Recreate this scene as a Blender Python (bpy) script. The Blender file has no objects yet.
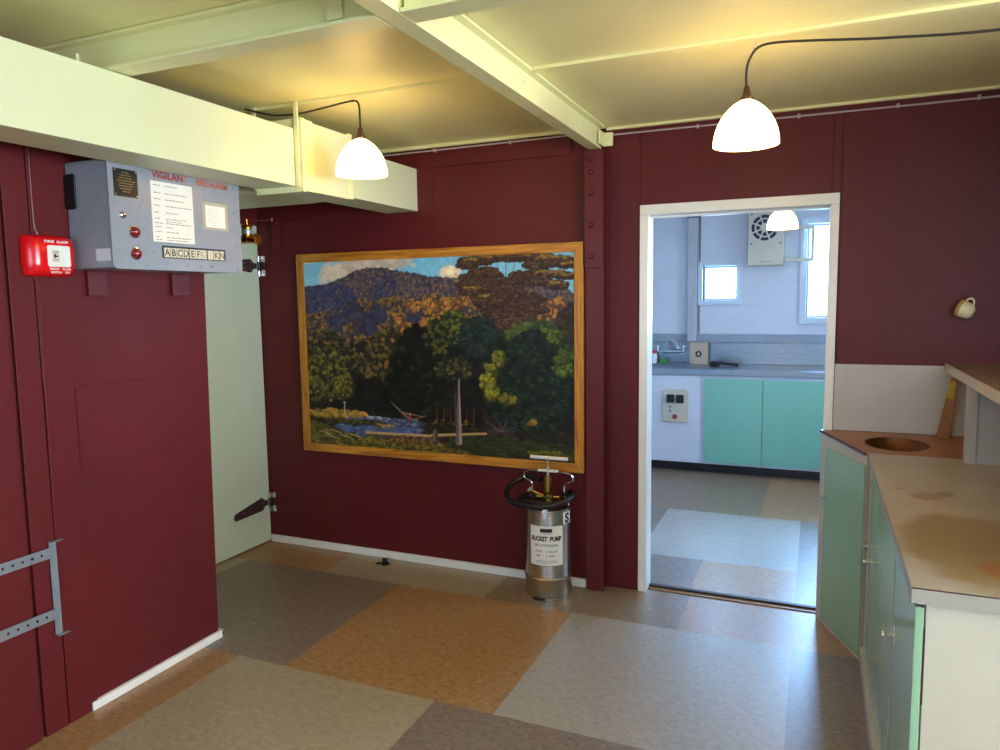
import bpy, bmesh, math, random
import numpy as np
from mathutils import Vector, Matrix

random.seed(7)
SC = bpy.context.scene
COL = SC.collection
PI = math.pi

# ------------------------------------------------------------------ colour + materials
def lin(c):
    out = []
    for v in c[:3]:
        v = v / 255.0
        out.append(v / 12.92 if v <= 0.04045 else ((v + 0.055) / 1.055) ** 2.4)
    return (out[0], out[1], out[2], 1.0)

def newmat(name):
    m = bpy.data.materials.new(name)
    m.use_nodes = True
    nt = m.node_tree
    return m, nt, nt.nodes['Principled BSDF']

def paint(name, rgb, rough=0.5, metal=0.0, var=0.06, scale=6.0, bump=0.0, bscale=120.0, spec=0.5,
          stretch=(1, 1, 1), rgb2=None, coat=0.0):
    """painted / plain surface: a colour with mild mottling and a fine bump"""
    m, nt, b = newmat(name)
    L = nt.links
    tc = nt.nodes.new('ShaderNodeTexCoord')
    mp = nt.nodes.new('ShaderNodeMapping')
    mp.inputs['Scale'].default_value = stretch
    L.new(tc.outputs['Object'], mp.inputs['Vector'])
    n = nt.nodes.new('ShaderNodeTexNoise')
    n.inputs['Scale'].default_value = scale
    n.inputs['Detail'].default_value = 6
    n.inputs['Roughness'].default_value = 0.62
    L.new(mp.outputs['Vector'], n.inputs['Vector'])
    c = lin(rgb)
    c2 = lin(rgb2) if rgb2 else None
    r = nt.nodes.new('ShaderNodeValToRGB')
    r.color_ramp.elements[0].position = 0.34
    r.color_ramp.elements[1].position = 0.66
    if c2:
        r.color_ramp.elements[0].color = c2
        r.color_ramp.elements[1].color = c
    else:
        r.color_ramp.elements[0].color = tuple(max(0, v * (1 - var)) for v in c[:3]) + (1,)
        r.color_ramp.elements[1].color = tuple(min(1, v * (1 + var)) for v in c[:3]) + (1,)
    L.new(n.outputs['Fac'], r.inputs['Fac'])
    L.new(r.outputs['Color'], b.inputs['Base Color'])
    b.inputs['Roughness'].default_value = rough
    b.inputs['Metallic'].default_value = metal
    b.inputs['Specular IOR Level'].default_value = spec
    b.inputs['Coat Weight'].default_value = coat
    if bump:
        n2 = nt.nodes.new('ShaderNodeTexNoise')
        n2.inputs['Scale'].default_value = bscale
        n2.inputs['Detail'].default_value = 3
        L.new(mp.outputs['Vector'], n2.inputs['Vector'])
        bp = nt.nodes.new('ShaderNodeBump')
        bp.inputs['Strength'].default_value = bump
        bp.inputs['Distance'].default_value = 0.004
        L.new(n2.outputs['Fac'], bp.inputs['Height'])
        L.new(bp.outputs['Normal'], b.inputs['Normal'])
    return m

def lino(name, base, dark, light, rough=0.35):
    """marbled linoleum: streaky flecks of three tones"""
    m, nt, b = newmat(name)
    L = nt.links
    tc = nt.nodes.new('ShaderNodeTexCoord')
    mp = nt.nodes.new('ShaderNodeMapping')
    mp.inputs['Rotation'].default_value = (0, 0, 0.5)
    mp.inputs['Scale'].default_value = (1.0, 1.7, 1)
    L.new(tc.outputs['Object'], mp.inputs['Vector'])
    n = nt.nodes.new('ShaderNodeTexNoise')
    n.inputs['Scale'].default_value = 34
    n.inputs['Detail'].default_value = 8
    n.inputs['Roughness'].default_value = 0.72
    n.inputs['Distortion'].default_value = 0.7
    L.new(mp.outputs['Vector'], n.inputs['Vector'])
    r = nt.nodes.new('ShaderNodeValToRGB')
    e = r.color_ramp.elements
    e[0].position = 0.30; e[0].color = lin(dark)
    e[1].position = 0.72; e[1].color = lin(light)
    k = e.new(0.5); k.color = lin(base)
    L.new(n.outputs['Fac'], r.inputs['Fac'])
    n3 = nt.nodes.new('ShaderNodeTexNoise')
    n3.inputs['Scale'].default_value = 2.2
    n3.inputs['Detail'].default_value = 3
    L.new(tc.outputs['Object'], n3.inputs['Vector'])
    mr = nt.nodes.new('ShaderNodeMapRange')
    mr.inputs['From Min'].default_value = 0.0; mr.inputs['From Max'].default_value = 1.0
    mr.inputs['To Min'].default_value = rough - 0.04; mr.inputs['To Max'].default_value = rough + 0.04
    L.new(n3.outputs['Fac'], mr.inputs['Value'])
    L.new(mr.outputs['Result'], b.inputs['Roughness'])
    L.new(r.outputs['Color'], b.inputs['Base Color'])
    b.inputs['Specular IOR Level'].default_value = 0.5
    bp = nt.nodes.new('ShaderNodeBump')
    bp.inputs['Strength'].default_value = 0.05
    bp.inputs['Distance'].default_value = 0.002
    n2 = nt.nodes.new('ShaderNodeTexNoise'); n2.inputs['Scale'].default_value = 60
    L.new(tc.outputs['Object'], n2.inputs['Vector'])
    L.new(n2.outputs['Fac'], bp.inputs['Height'])
    L.new(bp.outputs['Normal'], b.inputs['Normal'])
    return m

def wood(name, c1, c2, rough=0.4, axis=0, scale=3.0):
    m, nt, b = newmat(name)
    L = nt.links
    tc = nt.nodes.new('ShaderNodeTexCoord')
    mp = nt.nodes.new('ShaderNodeMapping')
    s = [14.0, 14.0, 14.0]; s[axis] = 1.0
    mp.inputs['Scale'].default_value = s
    L.new(tc.outputs['Object'], mp.inputs['Vector'])
    n = nt.nodes.new('ShaderNodeTexNoise')
    n.inputs['Scale'].default_value = scale; n.inputs['Detail'].default_value = 7
    n.inputs['Distortion'].default_value = 1.2
    L.new(mp.outputs['Vector'], n.inputs['Vector'])
    r = nt.nodes.new('ShaderNodeValToRGB')
    r.color_ramp.elements[0].position = 0.3; r.color_ramp.elements[0].color = lin(c1)
    r.color_ramp.elements[1].position = 0.7; r.color_ramp.elements[1].color = lin(c2)
    L.new(n.outputs['Fac'], r.inputs['Fac'])
    L.new(r.outputs['Color'], b.inputs['Base Color'])
    b.inputs['Roughness'].default_value = rough
    return m

def glow(name, rgb, strength):
    m, nt, b = newmat(name)
    b.inputs['Base Color'].default_value = lin(rgb)
    b.inputs['Emission Color'].default_value = lin(rgb)
    b.inputs['Emission Strength'].default_value = strength
    b.inputs['Roughness'].default_value = 0.3
    return m

def pane_glass(name):
    m = bpy.data.materials.new(name); m.use_nodes = True
    nt = m.node_tree; nt.nodes.clear()
    o = nt.nodes.new('ShaderNodeOutputMaterial')
    mx = nt.nodes.new('ShaderNodeMixShader')
    t = nt.nodes.new('ShaderNodeBsdfTransparent'); t.inputs[0].default_value = (0.95, 0.98, 1, 1)
    g = nt.nodes.new('ShaderNodeBsdfGlossy'); g.inputs['Roughness'].default_value = 0.02
    f = nt.nodes.new('ShaderNodeFresnel'); f.inputs[0].default_value = 1.45
    nt.links.new(f.outputs[0], mx.inputs[0]); nt.links.new(t.outputs[0], mx.inputs[1])
    nt.links.new(g.outputs[0], mx.inputs[2]); nt.links.new(mx.outputs[0], o.inputs[0])
    return m

M = {}
M['red'] = paint('maroon_wall_paint', (94, 28, 32), rough=0.45, spec=0.27, var=0.06, scale=2.5, bump=0.12, bscale=90)
M['red2'] = paint('maroon_trim_paint', (95, 29, 33), rough=0.38, spec=0.38, var=0.06, scale=5, bump=0.08, bscale=60)
M['cream'] = paint('cream_ceiling_paint', (236, 230, 174), rough=0.42, var=0.03, scale=3, bump=0.05, bscale=40)
M['creamsteel'] = paint('cream_beam_paint', (234, 232, 180), rough=0.36, var=0.02, scale=4, bump=0.05, bscale=60)
M['duct'] = paint('cream_duct_paint', (222, 226, 186), rough=0.38, var=0.02, scale=2)
M['white'] = paint('white_gloss_paint', (240, 238, 234), rough=0.3, var=0.03, scale=8, bump=0.04, bscale=50)
M['palegreen'] = paint('pale_green_door_paint', (200, 214, 190), rough=0.38, var=0.03, scale=3, bump=0.05, bscale=60)
M['mint'] = paint('mint_cabinet_paint', (146, 184, 152), rough=0.18, var=0.03, scale=3)
M['mint2'] = paint('mint_kitchen_paint', (128, 190, 166), rough=0.32, var=0.02, scale=3)
M['offwhite'] = paint('offwhite_cabinet_paint', (192, 184, 168), rough=0.4, var=0.03, scale=5, bump=0.05, bscale=50)
M['kitwall'] = paint('kitchen_white_wall', (212, 214, 220), rough=0.5, var=0.03, scale=5, bump=0.08, bscale=60)
M['kitband'] = paint('kitchen_grey_band', (150, 160, 168), rough=0.4, var=0.06, scale=7)
M['kitwhite'] = paint('kitchen_white_panel', (212, 214, 222), rough=0.4, var=0.02, scale=4)
M['partition'] = paint('dull_partition_panel', (176, 170, 162), rough=0.5, var=0.04, scale=4)
M['lam'] = paint('white_laminate_splashback', (190, 184, 180), rough=0.35, var=0.05, scale=4)
M['alarmgrey'] = paint('grey_hammered_enamel', (140, 147, 158), rough=0.3, var=0.04, scale=30, bump=0.05, bscale=200, metal=0.0)
M['steel'] = paint('brushed_stainless_steel', (205, 203, 198), rough=0.26, metal=1.0, var=0.08, scale=9, stretch=(1, 1, 8))
M['steelbench'] = paint('stainless_bench', (160, 164, 168), rough=0.3, metal=1.0, var=0.1, scale=10, stretch=(1, 1, 6))
M['chrome'] = paint('chrome', (225, 225, 225), rough=0.12, metal=1.0, var=0.02)
M['galv'] = paint('galvanised_strap', (168, 178, 190), rough=0.4, metal=0.75, var=0.1, scale=30)
M['brassgold'] = paint('golden_brass', (214, 150, 60), rough=0.24, metal=1.0, var=0.14, scale=14)
M['brass'] = paint('brass', (176, 146, 78), rough=0.26, metal=1.0, var=0.14, scale=14)
M['rod'] = paint('tarnished_rod', (150, 100, 80), rough=0.4, metal=0.8, var=0.1)
M['rubber'] = paint('black_rubber', (15, 15, 18), rough=0.45, var=0.15, scale=20)
M['black'] = paint('black_plastic', (22, 22, 25), rough=0.35, var=0.1)
M['cord'] = paint('dark_brown_cord', (42, 32, 28), rough=0.5, var=0.1)
M['holder'] = paint('brown_bakelite', (58, 28, 18), rough=0.3, var=0.1)
M['iron'] = paint('dark_iron_hinge', (62, 44, 44), rough=0.4, var=0.12, scale=20)
M['fired'] = paint('bright_red_plastic', (226, 18, 22), rough=0.18, var=0.02, spec=0.6)
M['paper'] = paint('white_paper', (236, 234, 226), rough=0.6, var=0.02)
M['oldpaper'] = paint('aged_tape', (176, 170, 150), rough=0.5, var=0.06)
M['ink'] = paint('black_ink', (30, 30, 34), rough=0.5, var=0.05)
M['greyink'] = paint('grey_ink', (120, 120, 124), rough=0.6, var=0.05)
M['fadeink'] = paint('faded_ink', (176, 168, 150), rough=0.6, var=0.05)
M['redink'] = paint('red_lettering', (150, 34, 30), rough=0.4, var=0.05)
M['orangeink'] = paint('orange_reflection_lettering', (196, 96, 50), rough=0.4, var=0.05)  # warm reflection across the title, put into the letter colour
M['whiteink'] = paint('white_lettering', (244, 240, 236), rough=0.4, var=0.02)
M['gold'] = paint('gold_lettering', (150, 130, 80), rough=0.4, var=0.05)
M['redlens'] = paint('red_lamp_lens', (130, 8, 18), rough=0.08, var=0.05, spec=0.8, coat=0.5)
M['tile'] = paint('ivory_letter_tile', (214, 208, 184), rough=0.4, var=0.06, scale=40)
M['frame'] = wood('honey_wood_frame_across', (150, 88, 20), (216, 150, 52), axis=0)
M['framev'] = wood('honey_wood_frame_upright', (150, 88, 20), (216, 150, 52), axis=2)
M['copperwood'] = wood('red_brown_bench_top', (136, 88, 60), (168, 116, 82), rough=0.4, axis=0, scale=4)
M['darkedge'] = paint('dark_brown_edging', (66, 30, 24), rough=0.4, var=0.1)
M['copper'] = paint('worn_copper_basin', (104, 62, 36), rough=0.45, metal=0.6, var=0.2, scale=12)
M['plank'] = wood('brown_board', (158, 108, 74), (186, 134, 96), axis=2)
M['yellow'] = paint('yellow_tag', (222, 190, 40), rough=0.5, var=0.05)
M['sill'] = wood('timber_sill', (118, 84, 44), (160, 122, 72), axis=0)
M['sillb'] = paint('dark_sill_edge', (52, 38, 32), rough=0.5, var=0.1)
M['bartop'] = paint('worn_bar_laminate', (130, 114, 98), rough=0.2, var=0.12, scale=6)
M['beige'] = paint('beige_plastic', (206, 196, 172), rough=0.45, var=0.03)
M['darkgrille'] = paint('dark_grille_blue', (38, 42, 66), rough=0.6, var=0.1)
M['frosted'] = paint('whitened_frame', (206, 216, 222), rough=0.4, var=0.02)
M['cup'] = paint('cream_china', (226, 214, 178), rough=0.18, var=0.02, coat=0.3)
M['cupband'] = paint('tan_glaze', (170, 140, 84), rough=0.25, var=0.05)
M['carton'] = paint('beige_carton', (190, 172, 150), rough=0.6, var=0.05)
M['green'] = paint('green_sponge', (60, 170, 60), rough=0.7, var=0.1)
M['kick'] = paint('black_kickboard', (34, 30, 30), rough=0.4, var=0.1)
M['pipe'] = paint('white_conduit', (186, 168, 172), rough=0.35, var=0.05)
M['bolt'] = paint('bright_bolt', (220, 220, 222), rough=0.2, metal=0.9, var=0.05)
M['leaf'] = paint('conifer_green', (60, 110, 60), rough=0.8, var=0.3, scale=20)
M['bulb'] = glow('lamp_bulb', (255, 205, 130), 45)
M['shade'] = glow('lit_opal_glass', (255, 210, 132), 12.5)
M['glass'] = pane_glass('window_glass')

# ------------------------------------------------------------------ mesh builder
class MB:
    def __init__(self):
        self.bm = bmesh.new(); self.mi = 0; self.bev = False
    def _new(self, fs):
        for f in fs: f.material_index = self.mi
        return fs
    def box(self, x0, x1, y0, y1, z0, z1, bev=0.0, seg=2):
        x0, x1 = sorted((x0, x1)); y0, y1 = sorted((y0, y1)); z0, z1 = sorted((z0, z1))
        v = [self.bm.verts.new(p) for p in ((x0, y0, z0), (x1, y0, z0), (x1, y1, z0), (x0, y1, z0),
                                            (x0, y0, z1), (x1, y0, z1), (x1, y1, z1), (x0, y1, z1))]
        fs = [self.bm.faces.new([v[i] for i in q]) for q in
              ((3, 2, 1, 0), (4, 5, 6, 7), (0, 1, 5, 4), (1, 2, 6, 5), (2, 3, 7, 6), (3, 0, 4, 7))]
        self._new(fs)
        if bev > 0:
            self.bev = True
            es = list({e for f in fs for e in f.edges})
            bmesh.ops.bevel(self.bm, geom=es, offset=bev, segments=seg, affect='EDGES', profile=0.5)
        return self
    def prism(self, poly, off, bev=0.0):
        """poly: list of 3-D points of one flat face, extruded along off"""
        off = Vector(off)
        a = [self.bm.verts.new(p) for p in poly]
        b = [self.bm.verts.new(Vector(p) + off) for p in poly]
        n = len(a)
        fs = [self.bm.faces.new(a[::-1]), self.bm.faces.new(b)]
        for i in range(n):
            fs.append(self.bm.faces.new((a[i], a[(i + 1) % n], b[(i + 1) % n], b[i])))
        self._new(fs)
        bmesh.ops.recalc_face_normals(self.bm, faces=fs)
        if bev > 0:
            self.bev = True
            es = list({e for f in fs for e in f.edges})
            bmesh.ops.bevel(self.bm, geom=es, offset=bev, segments=2, affect='EDGES', profile=0.5)
        return self
    def _frame(self, d):
        d = Vector(d).normalized()
        u = Vector((0, 0, 1)) if abs(d.z) < 0.9 else Vector((1, 0, 0))
        a = d.cross(u).normalized(); b = d.cross(a).normalized()
        return a, b
    def cyl(self, p0, p1, r0, r1=None, n=20, bev=0.0):
        if r1 is None: r1 = r0
        p0 = Vector(p0); p1 = Vector(p1)
        a, b = self._frame(p1 - p0)
        ring = []
        for p, r in ((p0, r0), (p1, r1)):
            ring.append([self.bm.verts.new(p + r * (math.cos(t) * a + math.sin(t) * b))
                         for t in [2 * PI * i / n for i in range(n)]])
        fs = [self.bm.faces.new(ring[0][::-1]), self.bm.faces.new(ring[1])]
        for i in range(n):
            fs.append(self.bm.faces.new((ring[0][i], ring[0][(i + 1) % n], ring[1][(i + 1) % n], ring[1][i])))
        self._new(fs)
        bmesh.ops.recalc_face_normals(self.bm, faces=fs)
        if bev > 0:
            self.bev = True
            es = [e for e in set(fs[0].edges) | set(fs[1].edges)]
            bmesh.ops.bevel(self.bm, geom=es, offset=bev, segments=2, affect='EDGES', profile=0.5)
        return self
    def tube(self, pts, r, n=10, closed=False):
        P = [Vector(p) for p in pts]; m = len(P); rings = []
        prev = None
        for i in range(m):
            if closed: d = P[(i + 1) % m] - P[i - 1]
            else: d = P[min(i + 1, m - 1)] - P[max(i - 1, 0)]
            d.normalize()
            if prev is None: a, b = self._frame(d)
            else:
                a = prev - d * prev.dot(d)
                if a.length < 1e-6: a, b = self._frame(d)
                a.normalize(); b = d.cross(a).normalized()
            prev = a
            rr = r[i] if isinstance(r, (list, tuple)) else r
            rings.append([self.bm.verts.new(P[i] + rr * (math.cos(t) * a + math.sin(t) * b))
                          for t in [2 * PI * k / n for k in range(n)]])
        fs = []
        for i in range(m if closed else m - 1):
            A, B = rings[i], rings[(i + 1) % m]
            for k in range(n):
                fs.append(self.bm.faces.new((A[k], A[(k + 1) % n], B[(k + 1) % n], B[k])))
        if not closed:
            fs += [self.bm.faces.new(rings[0][::-1]), self.bm.faces.new(rings[-1])]
        self._new(fs); bmesh.ops.recalc_face_normals(self.bm, faces=fs)
        return self
    def lathe(self, prof, c, n=40, axis=(0, 0, 1), close=False):
        """prof: (radius, height) pairs turned about an axis through c"""
        c = Vector(c); ax = Vector(axis).normalized(); a, b = self._frame(ax)
        rings = []
        for r, h in prof:
            if r < 1e-6: rings.append([self.bm.verts.new(c + ax * h)])
            else: rings.append([self.bm.verts.new(c + ax * h + r * (math.cos(t) * a + math.sin(t) * b))
                                for t in [2 * PI * k / n for k in range(n)]])
        fs = []
        for i in range(len(rings) - 1):
            A, B = rings[i], rings[i + 1]
            for k in range(n):
                q = [A[k % len(A)], A[(k + 1) % len(A)], B[(k + 1) % len(B)], B[k % len(B)]]
                q2 = []
                for v in q:
                    if v not in q2: q2.append(v)
                if len(q2) >= 3: fs.append(self.bm.faces.new(q2))
        self._new(fs); bmesh.ops.recalc_face_normals(self.bm, faces=fs)
        return self
    def perforated(self, o, u, v, nrm, count, cell, width, hole, thick):
        """flat strap of `count` square cells along u, each with a real round hole"""
        o, u, v, nrm = Vector(o), Vector(u), Vector(v), Vector(nrm)
        fs = []
        for i in range(count):
            c = o + u * (i + 0.5) * cell
            out = [(1, 0), (1, 1), (0, 1), (-1, 1), (-1, 0), (-1, -1), (0, -1), (1, -1)]
            layers = []
            for s in (0, 1):
                O = [self.bm.verts.new(c + u * (p * cell / 2) + v * (q * width / 2) + nrm * thick * s) for p, q in out]
                I = [self.bm.verts.new(c + u * (math.cos(t) * hole) + v * (math.sin(t) * hole) + nrm * thick * s)
                     for t in [PI / 4 * k for k in range(8)]]
                layers.append((O, I))
            for k in range(8):
                j = (k + 1) % 8
                (O0, I0), (O1, I1) = layers
                fs.append(self.bm.faces.new((O1[k], O1[j], I1[j], I1[k])))
                fs.append(self.bm.faces.new((O0[j], O0[k], I0[k], I0[j])))
                fs.append(self.bm.faces.new((I1[k], I1[j], I0[j], I0[k])))
                fs.append(self.bm.faces.new((O0[k], O0[j], O1[j], O1[k])))
        self._new(fs)
        return self
    def text(self, s, org, right, up, size, nrm, depth=0.0006, bold=0.0, align='LEFT', wrap=None, fit=None):
        """lettering laid on a plane (or wrapped round a vertical cylinder: wrap=(cx,cy,r,angle0))"""
        cu = bpy.data.curves.new('tmp', 'FONT'); cu.body = s; cu.size = 1.0
        cu.align_x = align; cu.extrude = 0.0; cu.offset = bold; cu.resolution_u = 3
        ob = bpy.data.objects.new('tmp', cu); COL.objects.link(ob)
        bpy.context.view_layer.update()
        me = bpy.data.meshes.new_from_object(ob.evaluated_get(bpy.context.evaluated_depsgraph_get()))
        bpy.data.objects.remove(ob); bpy.data.curves.remove(cu)
        org, right, up, nrm = Vector(org), Vector(right), Vector(up), Vector(nrm)
        xs = [v.co.x for v in me.vertices] or [0, 1]
        w = (max(xs) - min(xs)) or 1
        sx = size
        if fit: sx = fit / w
        x_off = min(xs) if fit and align == 'LEFT' else 0
        vs = []
        for v in me.vertices:
            x = (v.co.x - x_off) * sx; y = v.co.y * size
            if wrap:
                cx, cy, R, a0 = wrap
                t = a0 + x / R
                vs.append(self.bm.verts.new((cx + (R + depth) * math.cos(t), cy + (R + depth) * math.sin(t), org.z + y)))
            else:
                vs.append(self.bm.verts.new(org + right * x + up * y + nrm * depth))
        fs = []
        for p in me.polygons:
            try: fs.append(self.bm.faces.new([vs[i] for i in p.vertices]))
            except ValueError: pass
        self._new(fs)
        bpy.data.meshes.remove(me)
        return self
    def build(self, name, mats, parent=None, loc=(0, 0, 0), smooth=True):
        base = Vector(loc)
        p = parent
        while p is not None:
            base = base + p.location; p = p.parent
        me = bpy.data.meshes.new(name)
        bmesh.ops.translate(self.bm, verts=self.bm.verts, vec=-base)
        if smooth:
            for f in self.bm.faces: f.smooth = True
            for e in self.bm.edges:
                if len(e.link_faces) == 2:
                    e.smooth = e.calc_face_angle(0) < math.radians(38)
        self.bm.to_mesh(me); self.bm.free()
        for m in (mats if isinstance(mats, (list, tuple)) else [mats]): me.materials.append(M[m] if isinstance(m, str) else m)
        ob = bpy.data.objects.new(name, me); COL.objects.link(ob)
        ob.location = loc
        if self.bev and smooth:
            wn = ob.modifiers.new('flat_faces', 'WEIGHTED_NORMAL'); wn.keep_sharp = True; wn.weight = 100
        if parent: ob.parent = parent
        return ob

def pieces(mb, name, mats, parent, smooth=True):
    """every loose piece of the builder becomes a mesh of its own, named alike"""
    bm = mb.bm; seen = set(); out = []
    bm.verts.index_update()
    for v0 in list(bm.verts):
        if v0 in seen: continue
        st = [v0]; seen.add(v0); isl = []
        while st:
            v = st.pop(); isl.append(v)
            for e in v.link_edges:
                o = e.other_vert(v)
                if o not in seen: seen.add(o); st.append(o)
        nb = MB(); nb.bev = mb.bev; mp = {v: nb.bm.verts.new(v.co) for v in isl}
        fs = {f for v in isl for f in v.link_faces}
        for f in fs:
            nf = nb.bm.faces.new([mp[v] for v in f.verts]); nf.material_index = f.material_index
        out.append(nb.build(name, mats, parent, smooth=smooth))
    bm.free()
    return out
def tag(o, label=None, cat=None, group=None, kind=None):
    if label: o['label'] = label
    if cat: o['category'] = cat
    if group: o['group'] = group
    if kind: o['kind'] = kind
    return o
def thing(name, label, cat, loc, group=None):
    o = bpy.data.objects.new(name, None); COL.objects.link(o)
    o.location = loc; o.empty_display_size = 0.05
    bpy.context.view_layer.update()
    return tag(o, label, cat, group)
def struct(name, mb, mats, label=None, parent=None):
    o = mb.build(name, mats, parent)
    if parent is None: o['kind'] = 'structure'
    if label: o['label'] = label
    return o
def smoothpath(pts, k=8):
    P = [Vector(p) for p in pts]; out = []
    for i in range(len(P) - 1):
        p0, p1, p2, p3 = P[max(i - 1, 0)], P[i], P[i + 1], P[min(i + 2, len(P) - 1)]
        for j in range(k):
            t = j / k
            out.append(0.5 * ((2 * p1) + (-p0 + p2) * t + (2 * p0 - 5 * p1 + 4 * p2 - p3) * t * t + (-p0 + 3 * p1 - 3 * p2 + p3) * t ** 3))
    out.append(P[-1])
    return out

# ------------------------------------------------------------------ measures (metres)
CEIL = 2.40
XL, XD = -2.52, -3.228          # left wall face, recessed door wall face
YA, YB = 3.66, 3.715            # back wall left of the column / right of it
XR, YF = 3.0, -1.8              # right wall, wall behind the camera
KY, KL, KR = 7.0, -1.95, 1.6    # kitchen far wall, left, right

# ------------------------------------------------------------------ room shell
# floor of marbled linoleum sheets
def floor_mesh(name, cells, z0, z1):
    mb = MB()
    for x0, x1, y0, y1, mi in cells:
        mb.mi = mi; mb.box(x0, x1, y0, y1, z0, z1)
    return mb
G = 0.0
ORANGE, BEIGE, VIOLET, LIGHT, BROWNGREY, TAN = range(6)
LINO = [lino('orange_linoleum', (160, 123, 82), (126, 90, 54), (184, 150, 106)),
        lino('beige_linoleum', (160, 148, 126), (142, 128, 106), (176, 166, 142)),
        lino('violet_grey_linoleum', (126, 111, 100), (98, 85, 76), (148, 134, 122)),
        lino('light_grey_linoleum', (160, 154, 144), (144, 137, 126), (178, 172, 162)),
        lino('brown_grey_linoleum', (134, 116, 96), (108, 90, 70), (158, 138, 116)),
        lino('tan_linoleum', (164, 128, 92), (138, 100, 66), (184, 150, 112))]
cells = [(-3.4, -3.12, 2.36, 3.32, BEIGE), (-3.12, -2.05, 2.36, 3.32, VIOLET), (-2.05, -1.07, 2.36, 3.32, ORANGE), (-1.07, -0.06, 2.36, 3.32, LIGHT),
         (-0.06, 0.94, 2.36, 3.32, VIOLET), (0.94, 3.1, 2.36, 3.32, ORANGE),
         (-3.4, -2.57, 3.32, 3.80, ORANGE), (-2.57, -1.55, 3.32, 3.80, BEIGE), (-1.55, -0.56, 3.32, 3.80, BROWNGREY),
         (-0.56, 0.43, 3.32, 3.80, TAN), (0.43, 3.1, 3.32, 3.80, VIOLET),
         (-3.4, -2.30, 1.38, 2.36, ORANGE), (-2.30, -1.32, 1.38, 2.36, BEIGE), (-1.32, -0.34, 1.38, 2.36, VIOLET),
         (-0.34, 0.64, 1.38, 2.36, TAN), (0.64, 3.1, 1.38, 2.36, BEIGE)]
for r in range(4):
    y1 = 1.38 - r * 0.98
    for c in range(7):
        cells.append((-3.4 + c * 0.93, -3.4 + (c + 1) * 0.93, max(y1 - 0.98, YF - 0.12), y1, (r * 2 + c * 3) % 6))
struct('floor', floor_mesh('floor', [c for c in cells if c[3] > c[2]], -0.1, 0.0), LINO)
kc = [(KL - 0.1, -0.57, 3.80, 4.26, VIOLET), (-0.57, -0.06, 3.80, 4.26, TAN), (-0.06, KR + 0.1, 3.80, 4.26, VIOLET),
      (KL - 0.1, -0.95, 4.26, 5.25, VIOLET), (-0.95, -0.06, 4.26, 5.25, LIGHT), (-0.06, KR + 0.1, 4.26, 5.25, VIOLET),
      (KL - 0.1, -0.32, 5.25, 7.1, BROWNGREY), (-0.32, 0.6, 5.25, 7.1, TAN), (0.6, KR + 0.1, 5.25, 7.1, LIGHT)]
struct('floor_kitchen', floor_mesh('floor', kc, -0.1, 0.012), LINO)
struct('trim_1', MB().box(-0.784, 0.043, 3.775, 3.80, 0.0, 0.016), 'sillb')          # dark edge of the kitchen floor
struct('trim_2', MB().box(-0.784, 0.043, 3.745, 3.775, 0.0, 0.006), 'sill')

# ceilings
mb = MB().box(-3.4, XR + .1, YF - .1, 3.80, CEIL, CEIL + 0.1)
struct('ceiling', mb, 'cream')
struct('ceiling_kitchen', MB().box(KL - .1, KR + .1, 3.80, KY + .1, 2.38, 2.48), 'kitwhite')
# flat battens over the ceiling sheet joints
n = 3
for y in (2.64, 0.72, -0.6):
    for x0, x1 in ((-3.3, -1.085), (-1.005, XR)):
        mb = MB().box(x0, x1, y - 0.024, y + 0.024, CEIL - 0.014, CEIL, bev=0.003)
        struct('trim_%d' % n, mb, 'cream'); n += 1
# cove strips at the head of the back wall
struct('trim_%d' % n, MB().box(-3.24, -1.09, YA - 0.022, YA, 2.381, CEIL, bev=0.004), 'cream'); n += 1
struct('trim_%d' % n, MB().box(-1.0, XR, YB - 0.026, YB - .0046, 2.386, CEIL, bev=0.004), 'cream'); n += 1

# left wall: a solid stub ending at y 2.48, then the recess with the green door
mb = MB()
mb.prism([(-3.36, YF - .1, 0), (-3.36, 2.462, 0), (-3.36, 2.512, CEIL), (-3.36, YF - .1, CEIL)], (XL + 3.36, 0, 0))
mb.box(XL - .001, -2.504, 1.622, 1.7085, 0, CEIL, bev=0.003)      # raised upright boards with open joints
mb.box(XL - .001, -2.504, 1.7125, 1.829, 0, CEIL, bev=0.003)
mb.prism([(XL - .001, 1.834, 0), (XL - .001, 2.460, 0), (XL - .001, 2.510, CEIL), (XL - .001, 1.834, CEIL)], (0.007, 0, 0), bev=0.0015)
mb.box(XL, -2.500, 1.30, 1.606, 0, CEIL, bev=0.006)
mb.box(XL, -2.510, 1.836, 2.143, 0.965, 1.243, bev=0.0015)   # old patch panel
struct('wall_left', mb, 'red')
mb = MB().box(-3.36, -3.29, 2.462, YA, 0, CEIL)
mb.box(-3.29, XD, 2.475, YA, 2.03, CEIL)
mb.box(-3.29, XD, 2.475, 2.80, 0, 2.03)
struct('wall_recess', mb, 'red')
# back wall (left bay) with its frieze board and joints
mb = MB().box(-3.36, -1.09, YA, YB + 0.085, 0, CEIL)
mb.box(XD, -1.17, YA - 0.014, YA, 2.277, 2.372, bev=0.003)
mb.box(-3.10, -2.82, YA - 0.012, YA, 1.86, 2.04, bev=0.003)
mb.box(-3.10, -3.045, YA - 0.022, YA - 0.012, 1.86, 2.04, bev=0.002)
for x in (-1.978,):
    mb.box(x - 0.004, x + 0.004, YA - 0.003, YA, 0.05, 2.277, bev=0.001)
struct('wall_back', mb, 'red')
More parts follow.
